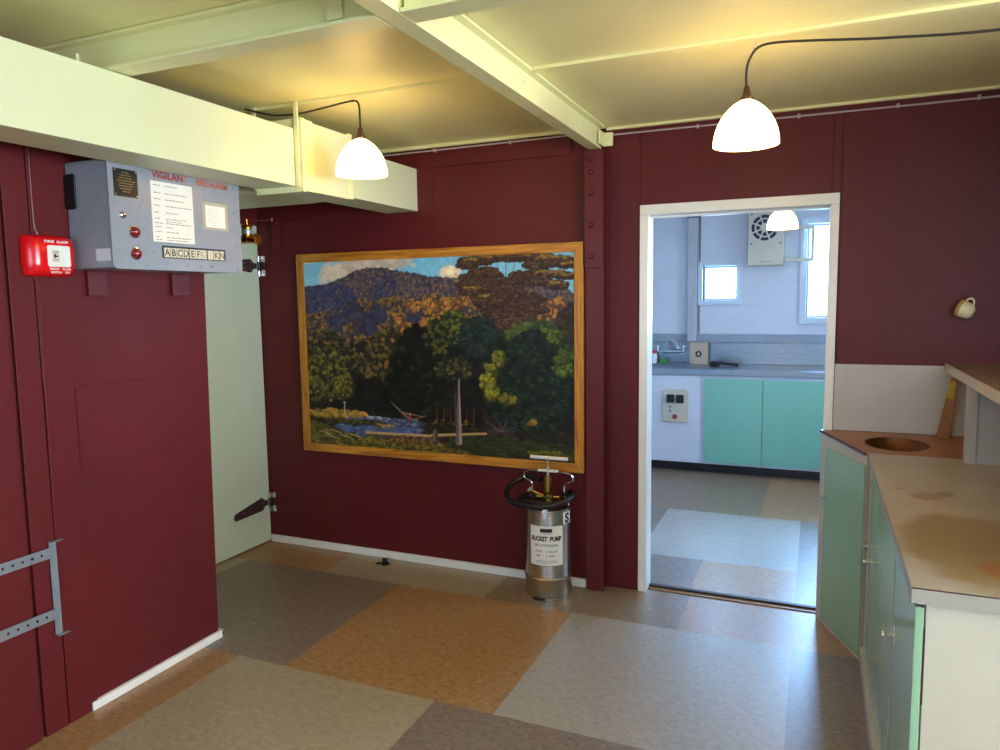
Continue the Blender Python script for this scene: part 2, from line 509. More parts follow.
# back wall (right bay) with the opening to the kitchen
OX0, OX1, OZ = -0.785, 0.044, 1.956
mb = MB().box(-1.09, OX0 - .02, YB, YB + 0.085, 0, CEIL)
mb.box(OX1 + .02, XR, YB, YB + 0.085, 0, CEIL)
mb.box(OX0 - .02, OX1 + .02, YB, YB + 0.085, OZ + .02, CEIL)
for x0, x1, z0 in ((-1.088, -0.832, 0.0), (-0.827, 0.046, 1.99), (0.051, 0.085, 1.99), (0.090, XR - .002, 0.0)):
    mb.box(x0, x1, YB - 0.0045, YB + .001, z0, CEIL, bev=0.0018)
mb.box(OX1 + .02, 0.088, YB - 0.0045, YB + .001, 0.0, 1.988, bev=0.0018)
struct('wall_doorway', mb, 'red')
# kitchen-side face of that wall
mb = MB().box(KL, OX0 - .02, YB + .085, YB + 0.10, 0.012, 2.38)
mb.box(OX1 + .02, KR, YB + .085, YB + 0.10, 0.012, 2.38)
mb.box(OX0 - .02, OX1 + .02, YB + .085, YB + 0.10, OZ + .02, 2.38)
struct('wall_kitchen_front', mb, 'kitwall')

def wall_with_holes(axis, face, thick, a0, a1, z0, z1, holes):
    """slab wall with rectangular openings: axis 'x' runs along x (face = y), axis 'y' runs along y (face = x)"""
    mb = MB()
    cuts = sorted({a0, a1} | {h[0] for h in holes} | {h[1] for h in holes})
    for i in range(len(cuts) - 1):
        p, q = cuts[i], cuts[i + 1]
        hs = sorted([(h[2], h[3]) for h in holes if h[0] <= p + 1e-6 and h[1] >= q - 1e-6])
        z = z0
        for lo, hi in hs + [(z1, z1)]:
            if lo > z + 1e-6:
                if axis == 'x': mb.box(p, q, face, face + thick, z, lo)
                else: mb.box(face, face + thick, p, q, z, lo)
            z = max(z, hi)
    bmesh.ops.remove_doubles(mb.bm, verts=mb.bm.verts, dist=1e-5)
    return mb
RW = [(-1.3, -0.1, 0.95, 2.10), (0.1, 1.9, 0.95, 2.10)]  # unseen windows, guessed from how the room is lit
struct('wall_right', wall_with_holes('y', XR, 0.1, YF, YB, 0, CEIL, RW), 'red')
FW = [(-2.2, -0.6, 0.95, 2.10), (0.3, 2.3, 0.95, 2.10)]  # also unseen, guessed from the light behind the camera
struct('wall_front', wall_with_holes('x', YF - .1, 0.1, -3.36, XR + .1, 0, CEIL, FW), 'red')
W1 = (-0.975, -0.665, 1.508, 1.820)
W2 = (-0.090, 0.72, 1.345, 2.16)
struct('wall_kitchen_back', wall_with_holes('x', KY, 0.1, KL - .1, KR + .1, 0, 2.38, [W1, W2]), 'kitwall')
KW = [(4.3, 6.0, 1.05, 2.10)]
struct('wall_kitchen_right', wall_with_holes('y', KR, 0.1, YB + .1, KY, 0, 2.38, KW), 'kitwall')
struct('wall_kitchen_left', MB().box(KL - .1, KL, YB + .1, KY, 0, 2.38), 'kitwall')

def window(nm, axis, face, a0, a1, z0, z1, inward, fw=0.045, proud=0.02, mull=0, mat='frosted', fm=None):
    """frame round an opening + pane"""
    mb = MB()
    def bx(p0, p1, q0, q1, d0, d1):
        if axis == 'x': mb.box(p0, p1, d0, d1, q0, q1, bev=0.003)
        else: mb.box(d0, d1, p0, p1, q0, q1, bev=0.003)
    f = fw if fm is None else fm
    d0, d1 = sorted((face + inward * proud, face + inward * 0.0005))
    bx(a0 - f, a0, z0 - f, z1 + f, d0, d1); bx(a1, a1 + f, z0 - f, z1 + f, d0, d1)
    bx(a0, a1, z0 - f, z0, d0, d1); bx(a0, a1, z1, z1 + f, d0, d1)
    e0, e1 = sorted((face - inward * 0.075, face - inward * 0.045))
    g = 0.018
    bx(a0, a0 + g, z0, z1, e0, e1); bx(a1 - g, a1, z0, z1, e0, e1)
    bx(a0 + g, a1 - g, z0, z0 + g, e0, e1); bx(a0 + g, a1 - g, z1 - g, z1, e0, e1)
    for k in range(mull):
        c = a0 + (a1 - a0) * (k + 1) / (mull + 1)
        bx(c - 0.02, c + 0.02, z0 + g, z1 - g, e0, e1)
    w = struct(nm, mb, mat)
    p = MB()
    c = (e0 + e1) / 2
    if axis == 'x': p.box(a0 + g, a1 - g, c - 0.002, c + 0.002, z0 + g, z1 - g)
    else: p.box(c - 0.002, c + 0.002, a0 + g, a1 - g, z0 + g, z1 - g)
    p.build('pane', 'glass', w)
    return w
window('window_1', 'x', KY, *W1, -1, fw=0.042)
window('window_2', 'x', KY, *W2, -1, fw=0.055, mull=0)
window('window_3', 'y', KR, *KW[0], -1, mull=1)  # unseen window, added to brighten the kitchen
k = 4
for h in RW: window('window_%d' % k, 'y', XR, *h, -1, mull=1); k += 1
for h in FW: window('window_%d' % k, 'x', YF, *h, 1, mull=1); k += 1

# skirtings
struct('baseboard_back', MB().box(-3.222, -1.095, YA - 0.018, YA, 0, 0.045, bev=0.004), 'white')
mb = MB().box(XL, XL + 0.022, 1.805, 2.484, 0, 0.034, bev=0.004)
mb.box(-2.62, XL + 0.022, 2.464, 2.484, 0, 0.034, bev=0.004)
struct('baseboard_left', mb, 'white')

# doorway lining and white architrave
mb = MB()
mb.box(-0.828, OX0, YB - 0.016, YB, 0.0, OZ, bev=0.003)
mb.box(OX1, 0.082, YB - 0.016, YB, 0.0, OZ, bev=0.003)
mb.box(-0.828, 0.082, YB - 0.016, YB, OZ, OZ + 0.050, bev=0.003)
mb.box(OX0 - 0.02, OX0, YB, YB + 0.10, 0.0, OZ)
mb.box(OX1, OX1 + 0.02, YB, YB + 0.10, 0.0, OZ)
mb.box(OX0 - 0.02, OX1 + 0.02, YB, YB + 0.10, OZ, OZ + 0.02)
mb.box(OX0, OX1, YB + 0.05, YB + 0.062, OZ - 0.012, OZ, bev=0.002)
struct('trim_20', mb, 'white')

# green door in the recess with two strap hinges
d = struct('door_1', MB().box(XD - 0.04, XD, 2.81, 3.652, 0.008, 2.024, bev=0.003), 'palegreen')
def strap_hinge(z, y_tip, flip=1):
    y1 = 3.655
    mb = MB()
    poly = [(XD, 3.60, z + 0.018), (XD, 3.575, z + 0.018), (XD, 3.55, z + 0.042), (XD, y_tip + 0.01, z + 0.004 - 0.028 * flip + 0.022),
            (XD, y_tip, z - 0.028 * flip), (XD, y_tip + 0.012, z - 0.028 * flip - 0.018), (XD, 3.55, z - 0.042), (XD, 3.575, z - 0.018), (XD, 3.60, z - 0.018)]
    poly = [(x, y + 0.03 if y > y_tip + 0.02 else y, zz) for x, y, zz in poly]
    mb.prism(poly, (0.005, 0, 0))
    mb.cyl((XD + 0.009, 3.643, z - 0.028), (XD + 0.009, 3.643, z + 0.028), 0.008, n=12)
    mb.box(XD + 0.001, -3.186, YA - 0.007, YA - 0.0005, z - 0.020, z + 0.020, bev=0.001)
    h = mb.build('hinge', 'iron', d)
    b2 = MB()
    for yy in (y_tip + 0.08, y_tip + 0.16, 3.575):
        for s in ((-1, 1) if yy > y_tip + 0.1 else (0,)):
            b2.cyl((XD + 0.005, yy, z + 0.02 * s - 0.012 * flip), (XD + 0.008, yy, z + 0.02 * s - 0.012 * flip), 0.006, n=10)
    b2.cyl((XD + 0.009, 3.643, z - 0.062), (XD + 0.009, 3.643, z - 0.03), 0.0085, n=12)
    b2.cyl((XD + 0.009, 3.643, z + 0.03), (XD + 0.009, 3.643, z + 0.062), 0.0085, n=12)
    for s in (-1, 1):
        b2.cyl((-3.192, YA - 0.001, z + 0.036 * s), (-3.192, YA - 0.009, z + 0.036 * s), 0.009, n=10)
        b2.box(-3.218, -3.180, YA - 0.004, YA - 0.0006, z + 0.022 * s, z + 0.062 * s, bev=0.001)
    pieces(b2, 'bolt', 'bolt', h)
strap_hinge(0.262, 3.33, 1)
strap_hinge(1.775, 3.36, 0)

# ------------------------------------------------------------------ steel frame
BZ = 2.29
def channel(mb, x0, x1, y0, y1):
    pass
t = thing('ceiling_beam', 'long cream steel beam running from the front to the top of the maroon column', 'beam', (-1.045, 1.0, BZ))
MB().box(-1.062, -1.022, YF, 3.655, BZ + 0.012, CEIL - 0.012).build('web', 'creamsteel', t)
MB().box(-1.078, -1.014, YF, 3.66, BZ, BZ + 0.012, bev=0.003).build('lower_flange', 'creamsteel', t)
MB().box(-1.082, -0.992, YF, 3.655, CEIL - 0.012, CEIL - 0.0005, bev=0.004).build('upper_flange', 'creamsteel', t)
mb = MB().box(-1.01, -0.962, 3.675, 3.69, 2.305, 2.372, bev=0.003)
mb.box(-1.014, -1.004, 3.60, 3.69, 2.305, 2.372, bev=0.002)
mb.cyl((-0.985, 3.676, 2.34), (-0.985, 3.668, 2.34), 0.009, n=8)
mb.build('end_cleat', 'creamsteel', t)
# pale screw caps on the web
mb = MB()
for y in (2.62, 3.35): mb.cyl((-1.022, y, 2.352), (-1.016, y, 2.352), 0.006, n=10)
pieces(mb, 'rivet', 'creamsteel', t)

def cross_beam(name, label, x0, x1):
    t = thing(name, label, 'beam', ((x0 + x1) / 2, 1.755, BZ), 'cream steel cross beams')
    MB().box(x0, x1, 1.735, 1.775, BZ + 0.012, CEIL - 0.012).build('web', 'creamsteel', t)
    MB().box(x0, x1, 1.712, 1.798, BZ, BZ + 0.012, bev=0.003).build('lower_flange', 'creamsteel', t)
    MB().box(x0, x1, 1.705, 1.805, CEIL - 0.012, CEIL - 0.0005, bev=0.004).build('upper_flange', 'creamsteel', t)
    mb = MB()
    for x in ((x0 + 0.14, x1 - 0.14)):
        mb.box(x - 0.025, x + 0.025, 1.725, 1.735, BZ + 0.02, BZ + 0.075, bev=0.002)
    pieces(mb, 'end_plate', 'creamsteel', t)
cross_beam('cross_beam', 'cream steel cross beam crossing over the white duct at upper left', -2.40, -1.083)
cross_beam('cross_beam', 'cream steel cross beam leaving the long beam towards the right lamp', -1.010, XR - 0.01)

t = thing('steel_column', 'maroon painted steel column with bolted gusset between painting and doorway', 'column', (-1.045, 3.66, 0))
MB().box(-1.090, -0.994, 3.628, 3.640, 0, 2.285, bev=0.002).build('front_flange', 'red2', t)
MB().box(-1.052, -1.040, 3.640, 3.70, 0, 2.285).build('web', 'red2', t)
MB().box(-1.090, -0.994, 3.70, 3.713, 0, 2.285, bev=0.002).build('rear_flange', 'red2', t)
MB().box(-1.091, -0.996, 3.612, 3.627, 1.70, 2.282, bev=0.003).build('gusset_plate', 'red2', t)
for z in (2.235, 2.171, 2.072, 1.914, 1.757):
    MB().lathe([(0.0, 0.014), (0.010, 0.012), (0.014, 0.004), (0.014, -0.001)], (-1.056, 3.612, z), n=14, axis=(0, -1, 0)).build('bolt', 'red2', t)

# ------------------------------------------------------------------ duct
DX0, DX1, DZ0, DZ1 = -2.283, -2.077, 2.046, 2.287
t = thing('ventilation_duct', 'large cream boxed ventilation duct running under the ceiling along the left wall', 'duct', (-2.18, 1.0, DZ0))
MB().box(DX0, DX1, YF, 2.612, DZ0, DZ1, bev=0.003).build('duct_run', 'duct', t)
MB().box(DX0, DX1, 2.985, YA - 0.0005, DZ0, DZ1 - 0.008, bev=0.003).build('duct_run', 'duct', t)
MB().box(-2.26, -2.046, 2.63, 2.955, 2.028, 2.325, bev=0.003).build('joint_box', 'duct', t)
mb = MB()
for y0, y1, w in ((2.612, 2.632, 2.022), (2.955, 2.985, 2.030)):
    mb.prism([(-2.30, y0, w), (-2.040, y0, w), (-2.040, y0, 2.332), (-2.30, y0, 2.332)], (0, y1 - y0, 0), bev=0.002)
pieces(mb, 'joint_flange', 'creamsteel', t)
MB().box(-2.0455, -2.0395, 2.6325, 2.688, 2.026, 2.328, bev=0.001).build('joint_strip', 'creamsteel', t)
mb = MB()
for y in (2.662, 2.97):
    for z in (2.07, 2.13, 2.19, 2.25, 2.30):
        mb.cyl((-2.041, y, z), (-2.037, y, z), 0.004, n=8)
for x in (-2.27, -2.2, -2.13):
    mb.cyl((x, 2.612, 2.034), (x, 2.609, 2.034), 0.004, n=8)
pieces(mb, 'rivet', 'creamsteel', t)
mb = MB().box(-3.24, -2.305, 2.635, 3.05, 2.038, 2.28, bev=0.003)
mb.box(-2.305, -2.262, 2.64, 2.95, 2.05, 2.27)
mb.build('branch_duct', 'duct', t)
mb = MB().box(-2.072, -2.052, 2.602, 2.609, 2.04, CEIL - 0.002, bev=0.001)
mb.box(-2.30, -2.28, 2.602, 2.609, 2.04, CEIL - 0.002, bev=0.001)
pieces(mb, 'hanger_strap', 'creamsteel', t)

# ------------------------------------------------------------------ pendants
def pendant(x, y, zr, cord_pts, label, hook=None, top=None):
    t = thing('pendant_lamp', label, 'lamp', (x, y, zr), 'lit dome pendant lamps')
    R, H = 0.107, 0.150
    prof = []
    for i in range(15):
        a = (i / 14) * PI / 2
        tt = 1 - (1 - i / 14) ** 1.6
        prof.append((max(R * (1 - tt ** 2) ** 0.60, 0.018), H * tt))
    inner = [(max(r - 0.004, 0.014), h - 0.003 if h > 0.003 else h) for r, h in prof][::-1]
    MB().lathe(prof + inner + [prof[0]], (x, y, zr), n=40).build('lamp_shade', 'shade', t)
    MB().lathe([(0, -0.03), (0.02, -0.022), (0.03, 0.0), (0.02, 0.028), (0.012, 0.045), (0, 0.047)], (x, y, zr + 0.075), n=20).build('bulb', 'bulb', t)
    MB().lathe([(0.0, 0.0), (0.021, 0.0), (0.022, 0.008), (0.017, 0.012), (0.012, 0.030), (0.008, 0.046), (0.0, 0.046)], (x, y, zr + H - 0.004), n=18).build('lamp_holder', 'holder', t)
    MB().tube(smoothpath(cord_pts), 0.0042, n=8).build('cord', 'cord', t)
    if hook:
        MB().tube([(hook[0], hook[1], CEIL - 0.008), (hook[0], hook[1], hook[2] + 0.008), (hook[0] + 0.006, hook[1], hook[2]),
                   (hook[0], hook[1], hook[2] - 0.007), (hook[0] - 0.006, hook[1], hook[2])], 0.0015, n=6).build('hook', 'chrome', t)
    return t
Y1 = 2.63
x1 = -1.755
pendant(x1, Y1, 2.070, [(x1, Y1, 2.245), (x1, Y1, 2.30), (x1 - 0.003, Y1, 2.352), (x1 - 0.02, Y1, 2.372), (x1 - 0.07, Y1, 2.372), (x1 - 0.18, Y1, 2.362),
                        (x1 - 0.30, Y1 - 0.01, 2.350), (x1 - 0.42, Y1 - 0.03, 2.352), (x1 - 0.55, Y1 - 0.06, 2.385)],
        'lit white dome pendant lamp hanging in front of the duct joint box', (x1 - 0.035, Y1, 2.375))
x2, Y2 = -0.235, 2.65
pendant(x2, Y2, 2.052, [(x2, Y2, 2.225), (x2 - 0.003, Y2, 2.28), (x2 + 0.004, Y2, 2.325), (x2 + 0.03, Y2, 2.362), (x2 + 0.08, Y2, 2.372), (x2 + 0.2, Y2, 2.362),
                        (x2 + 0.42, Y2, 2.338), (x2 + 0.72, Y2, 2.318), (x2 + 1.1, Y2, 2.33), (x2 + 1.4, Y2, 2.39)],
        'lit white dome pendant lamp nearest the kitchen doorway, its cord trailing off to the right', (x2 + 0.025, Y2, 2.366))
x3, Y3 = -0.243, 5.7
pendant(x3, Y3, 2.022, [(x3, Y3, 2.20), (x3, Y3, 2.30), (x3, Y3, 2.378)], 'lit white dome pendant lamp inside the kitchen in front of the fan heater')

# ------------------------------------------------------------------ conduits under the ceiling
mb = MB().tube([(-3.0, YA - 0.023, 2.362), (-1.10, YA - 0.023, 2.368)], 0.0045, n=8)
t = tag(mb.build('conduit_pipe', 'pipe', loc=(-2.0, YA - 0.023, 2.365)), 'thin white conduit along the maroon frieze left of the column', 'pipe', 'thin white conduits at the wall head')
c = MB()
for x in (-2.4, -1.95, -1.5): c.box(x - 0.006, x + 0.006, YA - 0.031, YA - 0.0145, 2.356, 2.374, bev=0.002)
pieces(c, 'pipe_clip', 'pipe', t)
mb = MB().tube([(-0.99, YB - 0.012, 2.364), (0.4, YB - 0.012, 2.358), (1.27, YB - 0.012, 2.356)], 0.0045, n=8)
t = tag(mb.build('conduit_pipe', 'pipe', loc=(0.0, YB - 0.012, 2.376)), 'thin white conduit along the wall head above the kitchen doorway', 'pipe', 'thin white conduits at the wall head')
c = MB()
for x in (-0.55, -0.1, 0.3, 0.6): c.box(x - 0.006, x + 0.006, YB - 0.021, YB - 0.0048, 2.352, 2.370, bev=0.002)
pieces(c, 'pipe_clip', 'pipe', t)

# ------------------------------------------------------------------ the painting
def vnoise(rs, shape, fx, fy):
    """smooth value noise, fx x fy cells over the picture"""
    g = rs.rand(fy + 2, fx + 2)
    H, W = shape
    yy = np.linspace(0, fy, H)[:, None]; xx = np.linspace(0, fx, W)[None, :]
    iy = np.minimum(yy.astype(int), fy - 1); ix = np.minimum(xx.astype(int), fx - 1)
    ty = yy - iy; tx = xx - ix
    ty = ty * ty * (3 - 2 * ty); tx = tx * tx * (3 - 2 * tx)
    return (g[iy, ix] * (1 - tx) + g[iy, ix + 1] * tx) * (1 - ty) + (g[iy + 1, ix] * (1 - tx) + g[iy + 1, ix + 1] * tx) * ty

def paint_landscape(W, H):
    """a wooded valley landscape built of brush dabs: sky, forested hill, tall tree, dark bush, stream, felled log"""
    rs = np.random.RandomState(11)
    U = np.linspace(0, 1, W)[None, :].repeat(H, 0)
    V = np.linspace(0, 1, H)[:, None].repeat(W, 1)
    AS = 1.549                                    # width / height
    img = np.zeros((H, W, 3))
    n = lambda fx, fy: vnoise(rs, (H, W), fx, fy)
    fb = lambda f: 0.5 * n(int(f * 1.5), f) + 0.3 * n(int(3 * f), 2 * f) + 0.2 * n(int(6 * f), 4 * f)
    def lay(mask, c, c2=None, t=None):
        m = np.clip(mask, 0, 1)[..., None]
        c = np.array(c, float)[None, None, :]
        if c2 is not None:
            t = np.clip(t, 0, 1)[..., None]; c = c * (1 - t) + np.array(c2, float)[None, None, :] * t
        img[:] = img * (1 - m) + c * m
    hard = lambda x, lo, hi: np.clip((x - lo) / (hi - lo), 0, 1)
    def dab(u, v, a, b, rot, c, al=0.92):
        """one elliptical brush mark; a, b in picture heights"""
        R = max(a, b) * 1.15
        i0, i1 = max(int((v - R) * H), 0), min(int((v + R) * H) + 2, H)
        j0, j1 = max(int((u - R / AS) * W), 0), min(int((u + R / AS) * W) + 2, W)
        if i1 <= i0 or j1 <= j0: return
        x = (U[i0:i1, j0:j1] - u) * AS; y = V[i0:i1, j0:j1] - v
        cr, sr = math.cos(rot), math.sin(rot)
        d = np.sqrt(((x * cr + y * sr) / a) ** 2 + ((-x * sr + y * cr) / b) ** 2)
        m = (np.clip((1.12 - d) / 0.3, 0, 1) * al)[..., None]
        img[i0:i1, j0:j1] = img[i0:i1, j0:j1] * (1 - m) + np.array(c, float) * m
    def pick(pal):
        c = np.array(pal[rs.randint(len(pal))], float)
        return np.clip(c * rs.uniform(0.86, 1.14), 0, 255)
    def scatter(test, count, box, s0, s1, lit, shade, plit=0.6, asp=1.0, fade=0.9, sort=True):
        """leafy masses: a shade mark low right, a lit mark up left"""
        P = []
        while len(P) < count:
            u = rs.uniform(box[0], box[1]); v = rs.uniform(box[2], box[3])
            if test(u, v): P.append((u, v))
        if sort: P.sort(key=lambda p: -p[1])
        for u, v in P:
            s = rs.uniform(s0, s1); r = rs.uniform(-0.6, 0.6)
            dab(u + s * 0.3 / AS, v - s * 0.5, s * asp * 1.1, s, r, pick(shade), fade)
            if rs.rand() < plit: dab(u, v, s * asp * 0.8, s * 0.75, r, pick(lit), fade)
    def ell(cu, cv, ru, rv): return lambda u, v: ((u - cu) / ru) ** 2 + ((v - cv) / rv) ** 2 < 1
    def stick(u0, v0, u1, v1, w0, w1, c):
        t = np.clip(((U - u0) * AS * (u1 - u0) * AS + (V - v0) * (v1 - v0)) / (((u1 - u0) * AS) ** 2 + (v1 - v0) ** 2), 0, 1)
        d = np.hypot((U - u0 - t * (u1 - u0)) * AS, V - v0 - t * (v1 - v0)) - (w0 + (w1 - w0) * t)
        lay(np.clip(0.5 - d / 0.004, 0, 1), c)
    # sky and clouds
    lay(np.ones_like(U), (104, 166, 194), (126, 184, 206), n(3, 3))
    for cu, cv, s, k in ((0.21, 0.985, .075, 90), (0.31, 0.99, .075, 90), (0.13, 0.93, .05, 40), (0.385, 0.99, .05, 40), (.24, .95, .06, 50), (.09, .90, .035, 14)):
        for q in range(k):
            dab(cu + rs.normal(0, s * .55), cv + rs.normal(0, s * .38), s * .38, s * .25, rs.uniform(-.5, .5), pick([(176, 160, 144), (190, 174, 154), (164, 150, 138), (182, 166, 150)]), .55)
    for q in range(40): dab(.125 + rs.normal(0, .022), .935 + rs.normal(0, .02), .025, .018, 0, (204, 188, 164), .6)
    for q in range(30): dab(.580 + rs.uniform(-.03, .03), .905 + rs.uniform(-.01, .035), .022, .018, 0, pick([(212, 196, 166), (222, 206, 178)]), .7)
    dab(0.02, 1.0, .05, .012, 0, (204, 190, 172))
    # hill
    ru = [0, .05, .097, .173, .219, .27, .341, .424, .492, .558, .655, .75, .86, .93, .97, 1.0]
    rv = [.868, .872, .880, .916, .946, .960, .950, .928, .907, .896, .888, .88, .88, .862, .835, .80]
    rid = lambda u: np.interp(u, ru, rv)
    ridge = rid(U[0])[None, :] + (n(110, 3) - .5) * 0.012
    lay(np.clip(0.5 - (V - ridge) / 0.006, 0, 1), (56, 52, 62))
    inh = lambda u, v: v < rid(u) - 0.006
    scatter(inh, 2700, (0, 1, .72, .97), .006, .012, [(104, 86, 74), (112, 88, 66), (92, 76, 74), (82, 70, 76)], [(50, 50, 68), (60, 56, 66), (54, 48, 56)], .68)
    blue = lambda u, v: inh(u, v) and (u < .24 - (v - .75) * .4 or abs(u - .33) < .04 and v < .92) and v > .70
    scatter(blue, 520, (0, .4, .70, .95), .006, .012, [(64, 64, 88), (84, 74, 80)], [(42, 46, 78), (48, 52, 82)], .35)
    mid = lambda u, v: v < .80 - .10 * max(0, .25 - u) * 4 + .02 * math.sin(u * 40)
    scatter(mid, 1150, (0, .72, .52, .82), .010, .018, [(124, 92, 42), (112, 84, 42), (100, 80, 46), (132, 94, 38)], [(44, 44, 60), (54, 46, 48), (66, 52, 44)], .55)
    for cu, cv in ((.26, .67), (.13, .68), (.30, .72), (.44, .70), (.20, .74)):
        scatter(ell(cu, cv, .035, .05), 36, (cu - .04, cu + .04, cv - .06, cv + .06), .010, .017, [(70, 62, 66)], [(42, 44, 66), (46, 48, 70)], .2)
    lay(np.clip((.56 - V) / .04, 0, 1), (26, 23, 22))
    low = lambda u, v: v < .60 + .035 * math.sin(u * 23) - .1 * (u > .40)
    scatter(low, 620, (0, .52, .36, .64), .012, .022, [(96, 78, 36), (112, 84, 36), (78, 68, 32), (62, 56, 30)], [(30, 26, 24), (38, 32, 26), (24, 22, 22)], .5)
    dk = lambda u, v: v < .42 + .05 * math.sin(u * 17) + (.12 if .38 < u < .6 else 0)
    scatter(dk, 520, (0, 1, .12, .56), .018, .034, [(32, 28, 20), (42, 36, 22), (26, 26, 20)], [(16, 14, 14), (20, 17, 16)], .28)
    scatter(ell(.35, .52, .05, .16), 70, (.30, .41, .36, .68), .012, .020, [(124, 92, 36), (100, 80, 34), (88, 76, 34)], [(34, 28, 22), (44, 36, 26)], .6)
    # bright autumn crowns at the hill foot
    for cu, cv, a in ((.635, .79, .022), (.595, .775, .02), (.565, .765, .02), (.503, .75, .025), (.53, .70, .022), (.45, .76, .025), (.46, .60, .022), (.41, .64, .022), (.48, .67, .02), (.39, .70, .02), (.935, .75, .03), (.90, .72, .025)):
        scatter(ell(cu, cv, a, a * 1.6), 26, (cu - a, cu + a, cv - a * 1.6, cv + a * 1.6), .009, .016, [(150, 102, 44), (136, 92, 40), (160, 110, 50)], [(84, 58, 36), (70, 52, 40)], .7)
    # dark central bush, green crowns
    scatter(ell(.50, .42, .16, .26), 420, (.34, .68, .16, .68), .016, .030, [(28, 30, 18), (24, 26, 18), (38, 40, 21)], [(15, 16, 14), (18, 19, 15)], .22)
    scatter(ell(.585, .64, .065, .085), 150, (.52, .66, .55, .73), .011, .020, [(74, 84, 30), (58, 72, 28), (90, 94, 34)], [(28, 36, 22), (22, 30, 20)], .6)
    scatter(ell(.53, .60, .05, .09), 80, (.48, .58, .5, .7), .011, .020, [(60, 70, 28), (84, 78, 32)], [(24, 30, 20), (20, 22, 18)], .5)
    scatter(ell(.69, .60, .085, .10), 170, (.60, .78, .49, .71), .014, .024, [(34, 50, 40), (28, 44, 38)], [(20, 32, 30), (18, 26, 26)], .4)
    scatter(ell(.585, .44, .07, .055), 90, (.51, .66, .38, .50), .010, .018, [(66, 66, 30), (54, 56, 27), (80, 78, 34)], [(24, 26, 18), (28, 30, 19)], .4)
    # tall tree: fan of stems and layered flat crowns
    for kx in np.linspace(-1, 1, 13):
        pu, pv = .775 + .012 * kx, .66
        for tt in np.linspace(0.1, 1, 9):
            u = .775 + .012 * kx + kx * .165 * tt ** 1.5; v = .66 + .30 * tt ** .9 - .05 * abs(kx) * tt
            stick(pu, pv, u, v, .0035 - .002 * tt, .003 - .002 * tt, (70, 54, 52)); pu, pv = u, v
    tiers = [(.67, .975, .062, .018), (.64, .955, .035, .013), (.73, .985, .06, .014), (.70, .925, .05, .016), (.66, .895, .05, .018), (.725, .905, .035, .012), (.64, .862, .04, .016),
             (.72, .862, .06, .020), (.66, .83, .05, .018), (.80, .985, .06, .016), (.86, .985, .07, .016), (.93, .965, .06, .020), (.975, .945, .032, .014), (.88, .945, .05, .014),
             (.84, .905, .055, .014), (.92, .902, .06, .016), (.965, .892, .03, .012), (.80, .875, .05, .016), (.88, .868, .045, .014), (.94, .852, .035, .014), (.77, .835, .06, .02),
             (.70, .795, .05, .02), (.80, .80, .07, .022), (.74, .765, .07, .024), (.86, .785, .045, .016), (.80, .745, .08, .028), (.87, .735, .04, .016), (.73, .725, .04, .020), (.80, .70, .065, .03), (.79, .66, .05, .03)]
    for cu, cv, a, b in tiers:
        T = ell(cu, cv, a, b)
        scatter(T, int(2600 * a * b / .02) + 14, (cu - a, cu + a, cv - b, cv + b), .006, .011, [(72, 54, 40), (62, 44, 36), (86, 66, 42)], [(42, 28, 28), (50, 34, 30)], .4, asp=1.5)
    for cu, cv, a in ((.93, .982, .055), (.975, .955, .028), (.925, .916, .045), (.965, .902, .025), (.945, .865, .028), (.88, .998, .04), (.73, .998, .04), (.66, .988, .03), (.66, .848, .03), (.70, .81, .03)):
        for q in range(int(a * 420)): dab(cu + rs.uniform(-a, a), cv + rs.uniform(-.005, .005) - .006, .011, .0045, 0, pick([(118, 94, 42), (98, 78, 40), (132, 104, 44)]), .8)
    # right-hand rounded tree and its neighbours
    scatter(ell(.985, .62, .05, .14), 110, (.93, 1.0, .46, .77), .012, .022, [(58, 44, 28), (48, 38, 28)], [(30, 26, 22), (38, 32, 34)], .4)
    scatter(ell(.85, .40, .165, .27), 760, (.68, 1.0, .12, .68), .014, .026, [(30, 46, 30), (26, 40, 30), (36, 52, 30)], [(16, 26, 22), (20, 32, 25), (15, 22, 19)], .35)
    for q in range(110):
        th = rs.uniform(.25, 2.9); rr = rs.uniform(.72, 1.05)
        dab(.862 + .095 * rr * math.cos(th), .575 + .10 * rr * math.sin(th), .018, .011, rs.uniform(-.4, .4), pick([(70, 84, 32), (52, 68, 30), (86, 96, 36), (34, 50, 28)]), .85)
    for cu, cv, a, b, L in ((.955, .455, .035, .03, (84, 104, 38)), (.975, .53, .025, .03, (62, 76, 32)), (.93, .60, .022, .03, (74, 88, 32)), (.745, .50, .018, .035, (104, 104, 36)),
                            (.715, .44, .018, .03, (112, 110, 36)), (.705, .38, .026, .045, (130, 126, 38)), (.72, .33, .024, .035, (122, 120, 36)), (.775, .30, .026, .024, (108, 104, 36)), (.955, .50, .02, .02, (70, 84, 32))):
        scatter(ell(cu, cv, a, b), 34, (cu - a, cu + a, cv - b, cv + b), .010, .017, [L, tuple(.85 * x for x in L)], [tuple(.5 * x for x in L)], .8)
    # left tree
    scatter(ell(.075, .37, .11, .17), 300, (0, .19, .18, .56), .013, .024, [(98, 90, 34), (82, 78, 32), (112, 100, 36), (64, 62, 28)], [(34, 34, 20), (28, 28, 18)], .55)
    scatter(ell(.155, .33, .035, .06), 60, (.11, .20, .26, .40), .011, .018, [(108, 98, 34), (92, 84, 32)], [(44, 42, 22)], .65)
    scatter(ell(.08, .20, .10, .05), 90, (0, .19, .14, .26), .014, .024, [(36, 32, 20)], [(20, 18, 15)], .2)
    stick(.09, .14, .085, .26, .006, .005, (40, 30, 24)); stick(.05, .15, .06, .24, .004, .003, (34, 26, 22))
    # ground, banks, water
    gl = np.interp(U[0], [0, .2, .35, .5, .62, 1], [.185, .175, .14, .15, .15, .13])[None, :] + (fb(12) - .5) * 0.05
